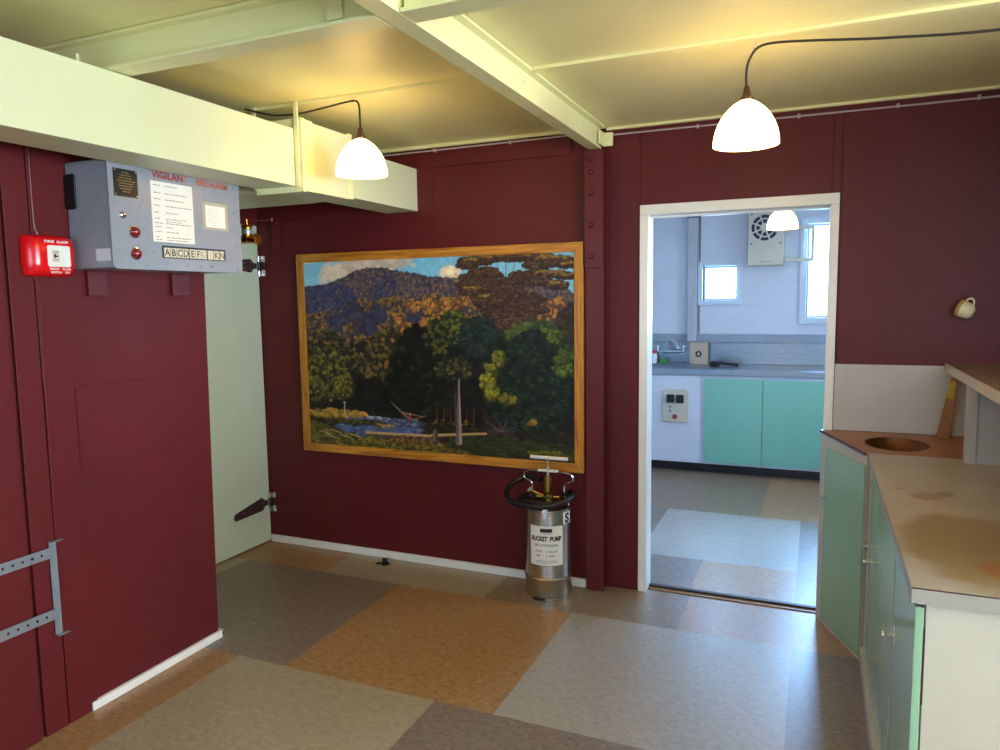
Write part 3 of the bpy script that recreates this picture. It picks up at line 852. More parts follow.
    lay(np.clip(.5 - (V - gl) / .02, 0, 1), (32, 27, 20))
    scatter(lambda u, v: True, 240, (.0, 1, .0, .14), .008, .018, [(52, 46, 24)], [(30, 26, 19), (36, 31, 21)], .2, asp=2.2)
    scatter(ell(.11, .178, .14, .020), 90, (0, .25, .155, .20), .007, .012, [(160, 120, 48), (140, 106, 44), (176, 132, 52)], [(98, 74, 34)], .8, asp=2.4)
    scatter(ell(.29, .118, .165, .045), 240, (.12, .46, .07, .165), .007, .013, [(92, 104, 138), (76, 90, 126), (84, 94, 120)], [(64, 76, 112), (56, 66, 98)], .4, asp=2.8)
    scatter(ell(.385, .15, .085, .02), 60, (.30, .47, .13, .17), .006, .010, [(96, 102, 126)], [(56, 60, 84)], .4, asp=2.8)
    scatter(ell(.22, .140, .095, .012), 60, (.12, .32, .128, .152), .006, .010, [(78, 72, 36)], [(40, 36, 22)], .5, asp=2.4)
    scatter(ell(.315, .125, .045, .008), 26, (.27, .36, .117, .133), .005, .008, [(148, 122, 80)], [(84, 68, 46)], .7, asp=2)
    for q in range(14): dab(.29 + rs.uniform(-.04, .05), .165 + rs.uniform(-.008, .008), .014, .003, 0, (160, 158, 160), .7)
    fr = lambda u: np.interp(u, [0, .06, .15, .24, .40, .52, .6, .66, .74, 1], [.135, .105, .07, .055, .06, .055, .045, .02, .0, -.02])
    scatter(lambda u, v: v < fr(u), 460, (0, .75, 0, .14), .008, .015, [(112, 98, 36), (94, 84, 32), (124, 104, 40), (80, 72, 30)], [(62, 56, 26), (48, 44, 22)], .6, asp=2.0)
    scatter(lambda u, v: v < np.interp(u, [.55, .62, .72, .85, 1], [.05, .09, .10, .095, .075]) and v > fr(u) + .005, 300, (.55, 1, 0, .11), .009, .017, [(50, 60, 28), (44, 54, 26)], [(36, 44, 22), (32, 38, 21)], .4, asp=2.6)
    scatter(ell(.93, .038, .09, .012), 34, (.84, 1, .02, .055), .007, .011, [(104, 100, 36)], [(66, 66, 28)], .7, asp=2.6)
    for cu in (.52, .545, .57, .60, .63, .655): stick(cu, .165, cu + .002, .24, .003, .002, (84, 58, 30))
    for q in range(20): dab(.58 + rs.uniform(-.08, .08), .165 + rs.uniform(-.012, .01), .010, .005, 0, pick([(120, 84, 34), (90, 64, 30)]), .8)
    dab(.862, .19, .022, .016, 0, (150, 108, 42)); dab(.85, .18, .02, .01, 0, (110, 80, 34))
    # driftwood, log, trunk
    for a in np.linspace(0.2, 2.9, 13):
        r = rs.uniform(.6, 1.1); j = rs.uniform(-.02, .02)
        stick(.745 + j, .125, .745 + .06 * r * math.cos(a), .125 + .085 * r * math.sin(a), .0035, .0015, pick([(92, 82, 88), (78, 70, 76), (66, 58, 62)]))
    for q in range(24): dab(.75 + rs.uniform(-.06, .06), .12 + rs.uniform(-.015, .015), .014, .008, 0, pick([(56, 46, 46), (44, 36, 34)]), .8)
    stick(.345, .255, .375, .215, .002, .004, (112, 96, 84)); stick(.375, .215, .42, .165, .004, .006, (104, 86, 74)); stick(.39, .20, .47, .185, .004, .002, (130, 98, 62)); stick(.42, .165, .48, .19, .003, .002, (120, 92, 60))
    stick(.24, .076, .50, .082, .013, .012, (70, 54, 38)); stick(.24, .082, .50, .088, .007, .006, (160, 130, 92))
    stick(.50, .090, .698, .118, .008, .006, (164, 132, 84)); stick(.50, .080, .69, .108, .005, .004, (66, 50, 36))
    scatter(ell(.42, .062, .10, .018), 60, (.31, .53, .04, .082), .006, .010, [(128, 88, 46), (112, 76, 42)], [(64, 48, 30)], .6)
    stick(.597, .062, .603, .39, .016, .0035, (86, 74, 72)); stick(.606, .06, .605, .385, .008, .0025, (140, 122, 112)); stick(.590, .15, .590, .33, .006, .003, (60, 54, 60))
    stick(.512, .060, .514, .115, .018, .013, (66, 54, 46)); stick(.507, .065, .509, .115, .006, .005, (104, 84, 66))
    stick(.154, .175, .154, .24, .0035, .003, (164, 156, 150)); stick(.150, .24, .158, .24, .003, .003, (150, 142, 138))
    for q in range(26): dab(.16 + rs.normal(0, .006), .27 + q * .009, .008, .008, 0, (92, 92, 100), .10)
    dab(.417, .175, .010, .016, 0, (140, 44, 34)); dab(.417, .195, .006, .006, 0, (150, 110, 90))
    for u, v in ((.04, .075), (.09, .085), (.13, .062), (.07, .055), (.17, .07)):
        stick(u, v, u + .045, v - .014, .0022, .002, (168, 148, 104))
    img *= (0.93 + 0.14 * (n(120, 80) * .6 + n(230, 150) * .4))[..., None]
    return np.clip(img / 255.0, 0, 1)

def canvas_mesh(x0, x1, z0, z1, y, W, H, gain):
    img = paint_landscape(W, H)
    lc = np.where(img <= 0.04045, img / 12.92, ((img + 0.055) / 1.055) ** 2.4) * gain
    me = bpy.data.meshes.new('canvas')
    xs = np.linspace(x0, x1, W); zs = np.linspace(z0, z1, H)
    co = np.empty((H, W, 3)); co[..., 0] = xs[None, :]; co[..., 1] = y; co[..., 2] = zs[:, None]
    idx = np.arange(W * H).reshape(H, W)
    q = np.stack([idx[:-1, :-1], idx[:-1, 1:], idx[1:, 1:], idx[1:, :-1]], -1).reshape(-1, 4)
    me.vertices.add(W * H); me.vertices.foreach_set('co', co.reshape(-1))
    me.loops.add(q.size); me.loops.foreach_set('vertex_index', q.reshape(-1).astype(np.int32))
    me.polygons.add(len(q)); me.polygons.foreach_set('loop_start', (np.arange(len(q)) * 4).astype(np.int32))
    me.update(calc_edges=True)
    at = me.color_attributes.new('oil_paint', 'FLOAT_COLOR', 'POINT')
    at.data.foreach_set('color', np.concatenate([np.clip(lc, 0, 1), np.ones((H, W, 1))], -1).reshape(-1).astype(np.float32))
    return me
m, nt, b = newmat('oil_paint_on_canvas')
a = nt.nodes.new('ShaderNodeAttribute'); a.attribute_name = 'oil_paint'
nt.links.new(a.outputs['Color'], b.inputs['Base Color'])
b.inputs['Roughness'].default_value = 0.42
b.inputs['Specular IOR Level'].default_value = 0.3
nz = nt.nodes.new('ShaderNodeTexNoise'); nz.inputs['Scale'].default_value = 220
tc = nt.nodes.new('ShaderNodeTexCoord'); nt.links.new(tc.outputs['Object'], nz.inputs['Vector'])
bp = nt.nodes.new('ShaderNodeBump'); bp.inputs['Strength'].default_value = 0.12; bp.inputs['Distance'].default_value = 0.002
nt.links.new(nz.outputs['Fac'], bp.inputs['Height']); nt.links.new(bp.outputs['Normal'], b.inputs['Normal'])
M['oil'] = m
PX0, PX1, PZ0, PZ1 = -2.912, -1.100, 0.629, 1.834
PYF = 3.622
t = thing('framed_painting', 'large landscape painting of a wooded valley in a honey wood frame', 'painting', ((PX0 + PX1) / 2, YA, PZ0))
FWd = 0.05
outer = [(PX0, PZ0), (PX1, PZ0), (PX1, PZ1), (PX0, PZ1)]
inner = [(PX0 + FWd, PZ0 + FWd), (PX1 - FWd, PZ0 + FWd), (PX1 - FWd, PZ1 - FWd), (PX0 + FWd, PZ1 - FWd)]
fr = MB()
for i in range(4):
    j = (i + 1) % 4
    fr.mi = i % 2
    fr.prism([(outer[i][0], PYF, outer[i][1]), (outer[j][0], PYF, outer[j][1]), (inner[j][0], PYF, inner[j][1]), (inner[i][0], PYF, inner[i][1])],
             (0, YA - 0.0035 - PYF, 0), bev=0.003)
fr.build('frame', ['frame', 'framev'], t)
me = canvas_mesh(inner[0][0] - .004 - t.location.x, inner[1][0] + .004 - t.location.x, inner[0][1] - .004 - t.location.z, inner[2][1] + .004 - t.location.z,
                 3.632 - t.location.y, 480, 310, 1.40)
me.materials.append(M['oil'])
cv = bpy.data.objects.new('canvas', me); COL.objects.link(cv); cv.parent = t
cv['label'] = 'wooded valley with stream, forested hill and tall tree'

# ------------------------------------------------------------------ fire alarm panel
AX, AY0, AY1, AZ0, AZ1 = -2.292, 1.857, 2.490, 1.678, 2.062
RT, UP, NX = (0, 1, 0), (0, 0, 1), (1, 0, 0)
t = thing('fire_alarm_box', 'grey metal fire alarm box with lettered tiles mounted on the maroon wall', 'alarm panel', (-2.40, 2.17, AZ0))
MB().box(-2.5135, AX - 0.004, AY0, AY1, AZ0, AZ1, bev=0.010).build('case', 'alarmgrey', t)
# front plate with rounded corners
def rrect(y0, y1, z0, z1, r, x, n=6):
    pts = []
    for cy, cz, a0 in ((y1 - r, z1 - r, 0), (y0 + r, z1 - r, PI / 2), (y0 + r, z0 + r, PI), (y1 - r, z0 + r, 1.5 * PI)):
        for k in range(n + 1):
            a = a0 + PI / 2 * k / n
            pts.append((x, cy + r * math.cos(a), cz + r * math.sin(a)))
    return pts
MB().prism(rrect(AY0 - 0.002, AY1 + 0.002, AZ0 - 0.002, AZ1 + 0.002, 0.022, AX - 0.004), (0.006, 0, 0), bev=0.0015).build('front_plate', 'alarmgrey', t)
AF = AX + 0.002
for y0, y1 in ((1.91, 1.99), (2.30, 2.395)):
    tag(MB().box(-2.5138, -2.4955, y0, y1, 1.582, 1.6755, bev=0.002).build('mounting_block', 'red2', t), 'maroon painted wooden block')
p = MB().box(AF, AF + 0.003, 1.876, 1.976, 1.933, 2.030, bev=0.0008).build('name_plate', 'black', t)
for i, (w) in enumerate((0.03, 0.05, 0.06, 0.075, 0.06, 0.06, 0.05, 0.03)):
    z = 2.016 - i * 0.0095
    mb = MB()
    xx = 1.926 - w / 2
    while xx < 1.926 + w / 2 - 0.003:
        l = random.uniform(0.004, 0.012)
        mb.box(AF + 0.003, AF + 0.0034, xx, min(xx + l, 1.926 + w / 2), z, z + 0.0030); xx += l + 0.003
    mb.build('engraving', 'gold', p)
mb = MB()
for y in (1.882, 1.970):
    for z in (1.939, 2.024): mb.cyl((AF + 0.003, y, z), (AF + 0.005, y, z), 0.0032, n=10)
pieces(mb, 'screw', 'bolt', p)
mb = MB().lathe([(0, 0.008), (0.008, 0.008), (0.012, 0.005), (0.014, 0.0)], (AF, 1.906, 1.868), n=20, axis=NX)
p = mb.build('key_lock', 'chrome', t)
MB().box(AF + 0.0075, AF + 0.009, 1.9045, 1.9075, 1.862, 1.874).build('key_slot', 'black', p)
for z in (1.811, 1.733):
    p = MB().lathe([(0, 0.024), (0.008, 0.0225), (0.0155, 0.017), (0.019, 0.008), (0.0195, 0.004)], (AF, 1.949, z), n=24, axis=NX).build('indicator_lamp', 'redlens', t)
    MB().lathe([(0.0196, 0.005), (0.023, 0.004), (0.0235, 0.0)], (AF, 1.949, z), n=24, axis=NX).build('bezel', 'chrome', p)
# window with the list, title, tile strip
tag(MB().text('VIGILAN', (AF, 2.040, 2.0205), RT, UP, 0.036, NX, 0.0012, bold=0.03, fit=0.148).build('lettering', 'redink', t), 'dark red title lettering')
tag(MB().text('T', (AF, 2.192, 2.0205), RT, UP, 0.036, NX, 0.0012, bold=0.03, fit=0.018).build('lettering', 'orangeink', t), 'last letter of the title, coloured orange for a warm reflection')
tag(MB().text('FIRE ALARM', (AF, 2.256, 2.019), RT, UP, 0.034, NX, 0.0012, bold=0.03, fit=0.168).build('lettering', 'orangeink', t), 'title lettering coloured orange for a warm reflection')
p = MB().box(AF, AF + 0.0012, 2.033, 2.232, 1.783, 2.008).build('zone_list', 'paper', t)
rows = [(1.992, .05, .06), (1.964, .05, .11), (1.941, .05, .09), (1.917, .04, .13), (1.892, .03, .06), (1.869, .05, .10), (1.860, .0, .075), (1.852, .06, .12), (1.838, .05, .03), (1.820, .05, .06), (1.800, .03, .12), (1.790, .05, .11)]
for z, a_, b_ in rows:
    for s, l in ((2.045, a_ * .6), (2.096, b_)):
        xx = s; mb = MB()
        while xx < s + l - 0.004:
            w = random.uniform(0.006, 0.02)
            mb.box(AF + 0.0012, AF + 0.0016, xx, min(xx + w, s + l), z, z + 0.0028); xx += w + 0.004
        if len(mb.bm.verts): mb.build('writing', 'greyink', p)
p = MB().box(AF, AF + 0.0008, 2.280, 2.418, 1.848, 1.958).build('tape_border', 'oldpaper', t)
p2 = MB().box(AF + 0.0008, AF + 0.0018, 2.296, 2.402, 1.858, 1.945).build('note_card', 'paper', p)
for k in range(8): MB().box(AF + 0.0018, AF + 0.0020, 2.305, 2.305 + random.uniform(0.05, 0.088), 1.866 + k * 0.0092, 1.8672 + k * 0.0092).build('writing', 'fadeink', p)
p = MB().box(AF, AF + 0.0015, 2.070, 2.394, 1.723, 1.770).build('tile_strip', 'black', t)
ys = [2.076, 2.106, 2.136, 2.166, 2.200, 2.230, 2.260, 2.295, 2.326, 2.357]
for ch, y in zip('ABCDEFGJKN', ys):
    q = MB().box(AF + 0.0015, AF + 0.0045, y, y + 0.0275, 1.7265, 1.7625, bev=0.0008).build('letter_tile', 'tile', p)
    tm = MB().text(ch, (AF + 0.0045, y + 0.0138, 1.732), RT, UP, 0.037, NX, 0.0006, bold=0.01, align='CENTER')
    tm.build('letter', 'fadeink' if ch in 'GJ' else 'ink', q)
mb = MB()
for y, z in ((1.999, 2.035), (1.998, 1.93), (1.98, 1.905), (2.0, 1.69), (2.09, 1.70), (2.19, 1.698), (2.26, 1.698), (2.46, 1.69), (2.46, 1.79), (2.455, 1.93), (2.455, 2.03), (2.03, 1.742)):
    mb.cyl((AF, y, z), (AF + 0.0015, y, z), 0.0032, n=8)
pieces(mb, 'screw', 'greyink', t)
mb = MB()
for k, ch in enumerate('1234567890'): MB().text(ch, (AF, 2.012, 1.975 - k * 0.0215), RT, UP, 0.011, NX, 0.0006, align='CENTER').build('row_number', 'greyink', t)
mb = MB()
for s in (-1, 1): mb.prism([(AF, 2.315, 1.697), (AF, 2.315 + 0.010 * s, 1.705), (AF, 2.315 + 0.012 * s, 1.700), (AF, 2.315, 1.690)], (0.001, 0, 0))
mb.build('maker_mark', 'greyink', t)
mb = MB().prism([(x, AY0 + 0.001, z) for _, x, z in rrect(-2.5125, -2.456, 1.893, 2.018, 0.012, 0)], (0, -0.007, 0), bev=0.002)
tag(mb.build('side_vent', 'black', t), 'black oblong plate on the side')
tag(MB().box(-2.375, -2.302, AY0 - 0.001, AY0 + 0.001, 1.705, 1.748).build('side_sticker', 'kitwhite', t), 'pale sticker on the side')

# ------------------------------------------------------------------ red call point
CX = -2.446
t = thing('alarm_call_point', 'red break glass fire alarm call point on the maroon wall', 'alarm', (-2.49, 1.755, 1.65))
CY0, CY1, CZ0, CZ1 = 1.664, 1.842, 1.649, 1.794
mb = MB()
nu, nv = 14, 14
grid = []
for i in range(nu + 1):
    row = []
    for j in range(nv + 1):
        u = -1 + 2 * i / nu; v = -1 + 2 * j / nv
        # rounded-square outline, pillowed front
        pinch = 1 - 0.045 * abs(u) ** 3 * 1.0
        yy = (CY0 + CY1) / 2 + (CY1 - CY0) / 2 * u * (1 - 0.05 * abs(v) ** 3)
        zz = (CZ0 + CZ1) / 2 + (CZ1 - CZ0) / 2 * v * (1 - 0.07 * abs(u) ** 3)
        e = (1 - abs(u) ** 4) * (1 - abs(v) ** 4)
        xx = -2.483 + 0.040 * max(e, 0) ** 0.45
        row.append(mb.bm.verts.new((xx, yy, zz)))
    grid.append(row)
fs = []
for i in range(nu):
    for j in range(nv):
        fs.append(mb.bm.faces.new((grid[i][j], grid[i + 1][j], grid[i + 1][j + 1], grid[i][j + 1])))
rim = [grid[i][0] for i in range(nu + 1)] + [grid[nu][j] for j in range(1, nv + 1)] + [grid[i][nv] for i in range(nu - 1, -1, -1)] + [grid[0][j] for j in range(nv - 1, 0, -1)]
back = [mb.bm.verts.new((-2.4995, v.co.y, v.co.z)) for v in rim]
for i in range(len(rim)):
    j = (i + 1) % len(rim)
    fs.append(mb.bm.faces.new((rim[j], rim[i], back[i], back[j])))
fs.append(mb.bm.faces.new(back))
bmesh.ops.recalc_face_normals(mb.bm, faces=fs)
mb.build('housing', 'fired', t)
FX = -2.4425
p = MB().prism(rrect(1.722, 1.806, 1.683, 1.757, 0.008, FX - 0.004), (0.005, 0, 0), bev=0.0015).build('glass_window', 'paper', t)
mb = MB().box(FX + 0.001, FX + 0.0016, 1.738, 1.764, 1.700, 1.740)
mb.build('pictogram', 'tile', p)
mb = MB().box(FX + 0.0016, FX + 0.0022, 1.744, 1.751, 1.714, 1.727).box(FX + 0.0016, FX + 0.0022, 1.751, 1.759, 1.717, 1.722)
mb.box(FX + 0.0016, FX + 0.0022, 1.742, 1.760, 1.733, 1.735).box(FX + 0.0016, FX + 0.0022, 1.742, 1.760, 1.706, 1.708)
mb.build('pictogram', 'ink', p)
for wd, y, z, h, w in (('FIRE', 1.714, 1.7655, 0.0125, 0.034), ('ALARM', 1.757, 1.7655, 0.0125, 0.042), ('BREAK', 1.727, 1.6725, 0.0105, 0.035),
                       ('GLASS', 1.772, 1.6725, 0.0105, 0.032), ('SWITCH', 1.730, 1.6605, 0.0105, 0.040), ('ON', 1.782, 1.6605, 0.0105, 0.016)):
    MB().text(wd, (FX - 0.0008, y, z), RT, UP, h, NX, 0.001, bold=0.015, fit=w).build('lettering', 'whiteink', t)
# painted-over cable rising from it
mb = MB().tube(smoothpath([(-2.501, 1.735, 1.785), (-2.503, 1.728, 1.81), (-2.503, 1.722, 1.85), (-2.503, 1.722, 2.2), (-2.503, 1.722, CEIL - .01)]), 0.005, n=8)
mb.tube(smoothpath([(-2.501, 1.705, 1.65), (-2.503, 1.72, 1.62), (-2.504, 1.722, 1.58), (-2.504, 1.716, 1.2), (-2.504, 1.712, 0.72)]), 0.003, n=8)
struct('trim_21', mb, 'red2')

# ------------------------------------------------------------------ perforated bracket low on the left wall
t = thing('wall_bracket', 'galvanised perforated metal bracket frame low on the maroon wall', 'bracket', (-2.49, 1.4, 0.36))
WX = -2.498
mb = MB().box(WX, WX + 0.003, 1.680, 1.704, 0.362, 0.708, bev=0.0008)
mb.box(WX, WX + 0.005, 1.702, 1.7045, 0.362, 0.708, bev=0.0008)
mb.build('upright', 'galv', t)
for z in (0.362, 0.708):
    MB().box(WX, WX + 0.02, 1.680, 1.722, z - 0.002, z + 0.002, bev=0.0006).build('foot', 'galv', t)
for z in (0.668, 0.441):
    MB().perforated((WX + 0.0032, 1.70, z), (0, -1, 0), (0, 0, 1), (1, 0, 0), 24, 0.034, 0.038, 0.0055, 0.003).build('strap', 'galv', t)

# ------------------------------------------------------------------ brass valve above the door
t = thing('brass_valve', 'brass stop valve with a lever rod above the pale green door', 'valve', (-2.58, 2.85, 1.83))
c = (-2.580, 2.85)
mb = MB().cyl((c[0], c[1], 1.842), (c[0], c[1], 1.918), 0.024, n=20, bev=0.003)
mb.cyl((c[0], c[1], 1.918), (c[0], c[1], 1.928), 0.029, n=6, bev=0.002)
mb.cyl((c[0], c[1], 1.928), (c[0], c[1], 1.955), 0.009, n=12)
mb.cyl((c[0] - 0.05, c[1], 1.858), (c[0] + 0.065, c[1], 1.858), 0.021, n=18, bev=0.003)
mb.cyl((c[0] + 0.050, c[1], 1.858), (c[0] + 0.066, c[1], 1.858), 0.028, n=8, bev=0.002)
mb.build('body', 'brassgold', t)
mb = MB().tube(smoothpath([(c[0] - 0.045, c[1], 1.858), (c[0] - 0.06, c[1], 1.86), (c[0] - 0.07, c[1], 1.90), (c[0] - 0.07, c[1] - 0.03, 1.925), (c[0] - 0.07, c[1] - 0.15, 1.93), (c[0] - 0.07, 2.477, 1.93)]), 0.013, n=12)
mb.build('feed_pipe', 'brassgold', t)
MB().lathe([(0.0245, 0.0), (0.0252, 0.002), (0.0252, 0.022), (0.0245, 0.024)], (c[0], c[1], 1.883), n=20).build('label_band', 'galv', t)
mb = MB().cyl((c[0] - 0.01, c[1], 1.948), (c[0] + 0.16, c[1], 1.944), 0.0028, n=8)
mb.cyl((c[0] + 0.155, c[1], 1.938), (c[0] + 0.155, c[1], 1.953), 0.005, n=8)
mb.build('lever', 'rod', t)

# ------------------------------------------------------------------ bucket pump extinguisher
BX, BY, BR = -1.258, 3.508, 0.120
t = thing('bucket_pump', 'stainless steel bucket pump with black hose standing under the painting', 'fire extinguisher', (BX, BY, 0))
prof = [(0.0, 0.0), (0.112, 0.0), (0.116, 0.004), (0.1155, 0.014), (0.121, 0.02), (BR + .002, 0.026), (BR + .002, 0.106), (BR + .005, 0.110), (BR + .005, 0.116), (BR, 0.120), (BR - .002, 0.463), (BR + 0.003, 0.468), (BR + 0.003, 0.477), (BR - .004, 0.480), (BR - .02, 0.479), (0.05, 0.483), (0.0, 0.483)]
MB().lathe(prof, (BX, BY, 0), n=56).build('tank', 'steel', t)
a0 = math.atan2(-BY, -BX - 0.0)  # direction to the camera
def wrapband(mb, half, z0, z1, R, a_c, n=18):
    vs = [[], []]
    for k in range(n + 1):
        a = a_c - half + 2 * half * k / n
        for s, z in ((0, z0), (1, z1)):
            vs[s].append(mb.bm.verts.new((BX + R * math.cos(a), BY + R * math.sin(a), z)))
    fs = []
    for k in range(n):
        fs.append(mb.bm.faces.new((vs[0][k], vs[0][k + 1], vs[1][k + 1], vs[1][k])))
    mb._new(fs); return mb
aL = a0 - 0.10
p = wrapband(MB(), 0.74, 0.193, 0.398, BR + 0.0012, aL).build('label_sheet', 'paper', t)
wrapband(MB(), 0.26, 0.366, 0.386, BR + 0.0018, aL).build('maker_block', 'ink', p)
for tx, off, w in (('BUCKET', -0.037, 0.086), ('PUMP', 0.049, 0.060)):
    MB().text(tx, (0, 0, 0.322), RT, UP, 0.032, NX, 0.002, bold=0.05, align='CENTER', wrap=(BX, BY, BR, aL + off / BR), fit=w).build('lettering', 'ink', p)
for tx, off, z, h, w in (('FIRE', -0.048, 0.293, 0.017, 0.026), ('EXTINGUISHER', 0.016, 0.293, 0.017, 0.088), ('WATER', -0.038, 0.262, 0.014, 0.036), ('1', 0.002, 0.262, 0.014, 0.004),
                         ('GALLON', 0.034, 0.262, 0.014, 0.044), ('USE', -0.042, 0.240, 0.014, 0.022), ('1', 0.002, 0.240, 0.014, 0.004), ('HAND', 0.028, 0.240, 0.014, 0.032)):
    MB().text(tx, (0, 0, z), RT, UP, h, NX, 0.002, bold=0.02, align='CENTER', wrap=(BX, BY, BR, aL + off / BR), fit=w).build('lettering', 'greyink', p)
for z, h in ((0.216, 0.45), (0.206, 0.5), (0.358, 0.22)): wrapband(MB(), h, z, z + 0.0025, BR + 0.0018, aL).build('writing', 'greyink', p)
p = wrapband(MB(), 0.22, 0.404, 0.464, BR + 0.0035, a0 + 0.88, 8).build('letter_sign', 'paper', t)
MB().text('S', (0, 0, 0.410), RT, UP, 0.068, NX, 0.0045, bold=0.05, align='CENTER', wrap=(BX, BY, BR, a0 + 0.88)).build('lettering', 'ink', p)
n_before = set(bpy.data.objects)
# strap + buckle on the front
ac = a0 - 0.13
dx, dy = math.cos(ac), math.sin(ac)
mb = MB().cyl((BX + dx * (BR - .01), BY + dy * (BR - .01), 0.43), (BX + dx * (BR + 0.012), BY + dy * (BR + 0.012), 0.43), 0.014, n=16, bev=0.002)
mb.cyl((BX + dx * (BR), BY + dy * (BR), 0.452), (BX + dx * (BR + 0.012), BY + dy * (BR + 0.012), 0.452), 0.016, n=16, bev=0.003)
mb.build('catch', 'chrome', t)
tag(MB().box(BX - 0.045, BX + 0.02, BY - 0.1185, BY - 0.1135, 0.005, 0.014, bev=0.001).build('base_slot', 'black', t), 'dark slot at the foot')
# pump barrel, handle
mb = MB().cyl((BX, BY, 0.458), (BX, BY, 0.665), 0.019, n=20, bev=0.002)
mb.cyl((BX, BY, 0.50), (BX, BY, 0.525), 0.032, n=8, bev=0.002)
mb.cyl((BX, BY, 0.555), (BX, BY, 0.565), 0.022, n=20)
mb.cyl((BX - 0.06, BY - 0.01, 0.512), (BX + 0.06, BY + 0.01, 0.512), 0.012, n=12, bev=0.002)
mb.build('pump_barrel', 'brass', t)
mb = MB().cyl((BX - 0.02, BY - 0.02, 0.525), (BX - 0.085, BY - 0.05, 0.572), 0.010, n=12)
p = mb.build('nozzle', 'brass', t)
MB().cyl((BX - 0.086, BY - 0.05, 0.560), (BX - 0.072, BY - 0.05, 0.592), 0.013, n=12, bev=0.002).build('nozzle_cap', 'chrome', p)
mb = MB().cyl((BX, BY, 0.665), (BX, BY, 0.742), 0.006, n=10)
mb.cyl((BX, BY, 0.668), (BX, BY, 0.70), 0.010, n=10)
mb.build('plunger', 'chrome', t)
mb = MB().cyl((BX - 0.098, BY, 0.741), (BX + 0.108, BY, 0.741), 0.008, n=12, bev=0.003)
tag(mb.build('pump_handle', 'white', t), 'white cross bar of the plunger')
# wire carrying bail
pts = [(BX - 0.112, BY, 0.462), (BX - 0.105, BY, 0.50), (BX - 0.09, BY, 0.53), (BX - 0.088, BY, 0.60), (BX - 0.10, BY, 0.625), (BX - 0.13, BY, 0.645), (BX - 0.133, BY, 0.668),
       (BX - 0.115, BY, 0.682), (BX - 0.05, BY, 0.686), (BX + 0.05, BY, 0.686), (BX + 0.115, BY, 0.682), (BX + 0.133, BY, 0.668), (BX + 0.13, BY, 0.645), (BX + 0.10, BY, 0.625), (BX + 0.088, BY, 0.60),
       (BX + 0.09, BY, 0.53), (BX + 0.105, BY, 0.50), (BX + 0.112, BY, 0.462)]
p = MB().tube(smoothpath(pts, 5), 0.0042, n=8).build('carry_bail', 'chrome', t)
tag(MB().box(BX - 0.055, BX + 0.055, BY - 0.01, BY + 0.01, 0.684, 0.694, bev=0.004).build('bail_grip', 'white', p), 'white grip')
# hose: one and a half loops resting on the rim, drooping out to the left
for o in set(bpy.data.objects) - n_before:
    if o.type == 'MESH' and o.name.split('.')[0] != 'base_slot':
        for v in o.data.vertices: v.co.z = float(np.interp(v.co.z, [0.40, 0.43, 0.462, 0.50, 0.53, 0.60, 0.645, 0.668, 0.686, 0.742, 0.76], [0.422, 0.452, 0.485, 0.515, 0.535, 0.582, 0.612, 0.635, 0.655, 0.729, 0.747]))
hp = [(BX + a, BY + b, c) for a, b, c in ((-0.03, 0.05, 0.503), (-0.11, 0.05, 0.503), (-0.145, -0.02, 0.505), (-0.105, -0.075, 0.507), (-0.01, -0.096, 0.505), (0.065, -0.07, 0.507), (0.098, 0.0, 0.512),
      (0.065, 0.075, 0.520), (0.095, 0.085, 0.532), (0.132, 0.01, 0.538), (0.100, -0.085, 0.518), (-0.005, -0.130, 0.500), (-0.115, -0.115, 0.497), (-0.200, -0.065, 0.504), (-0.238, 0.01, 0.526), (-0.215, 0.075, 0.565),
      (-0.15, 0.100, 0.592), (-0.06, 0.060, 0.590))]
MB().tube(smoothpath(hp, 6), 0.0150, n=12).build('hose', 'rubber', t)
# ------------------------------------------------------------------ small dark stop on the floor
mb = MB().lathe([(0.0, 0.0), (0.026, 0.0), (0.027, 0.006), (0.020, 0.011), (0.013, 0.018), (0.017, 0.026), (0.013, 0.034), (0.0, 0.036)], (-2.30, 3.555, 0.0), n=20)
mb.cyl((-2.32, 3.54, 0.010), (-2.345, 3.53, 0.006), 0.006, n=10)
tag(mb.build('door_stop', 'rubber', loc=(-2.30, 3.555, 0)), 'small black rubber stop lying on the beige floor by the skirting', 'door stop')

# ------------------------------------------------------------------ cup on a hook
HKX, HKZ = 0.584, 1.520
mb = MB().tube(smoothpath([(HKX, YB - 0.0046, HKZ), (HKX, YB - 0.03, HKZ), (HKX, YB - 0.042, HKZ + 0.004), (HKX, YB - 0.046, HKZ + 0.016)]), 0.0022, n=8)
tag(mb.build('cup_hook', 'brass', loc=(HKX, YB, HKZ)), 'tiny brass hook holding the cream cup on the maroon wall', 'hook')
ax = Vector((-0.80, 0.34, 0.36)).normalized()          # towards the mouth
cc = Vector((0.583, YB - 0.046, 1.474))
t = thing('hanging_cup', 'cream china cup hanging by its handle on the maroon wall', 'cup', cc)
prof = [(0.0, -0.036), (0.018, -0.036), (0.020, -0.033), (0.030, -0.026), (0.035, -0.012), (0.037, 0.008), (0.0385, 0.024), (0.035, 0.024), (0.033, 0.0), (0.026, -0.022), (0.0, -0.030)]
MB().lathe(prof, cc, n=36, axis=ax).build('bowl', 'cup', t)
MB().lathe([(0.0392, 0.012), (0.0396, 0.0245), (0.0385, 0.0265), (0.0345, 0.0265), (0.0345, 0.022)], cc, n=36, axis=ax).build('rim_band', 'cupband', t)
side = (Vector((0, 0, 1)) - ax * ax.z).normalized()
hpts = []
for k in range(13):
    a = PI * k / 12
    hpts.append(cc + side * (0.030 + 0.024 * math.sin(a)) + ax * (-0.004 + 0.016 * math.cos(a)))
MB().tube(hpts, 0.0045, n=10).build('handle', 'cup', t)

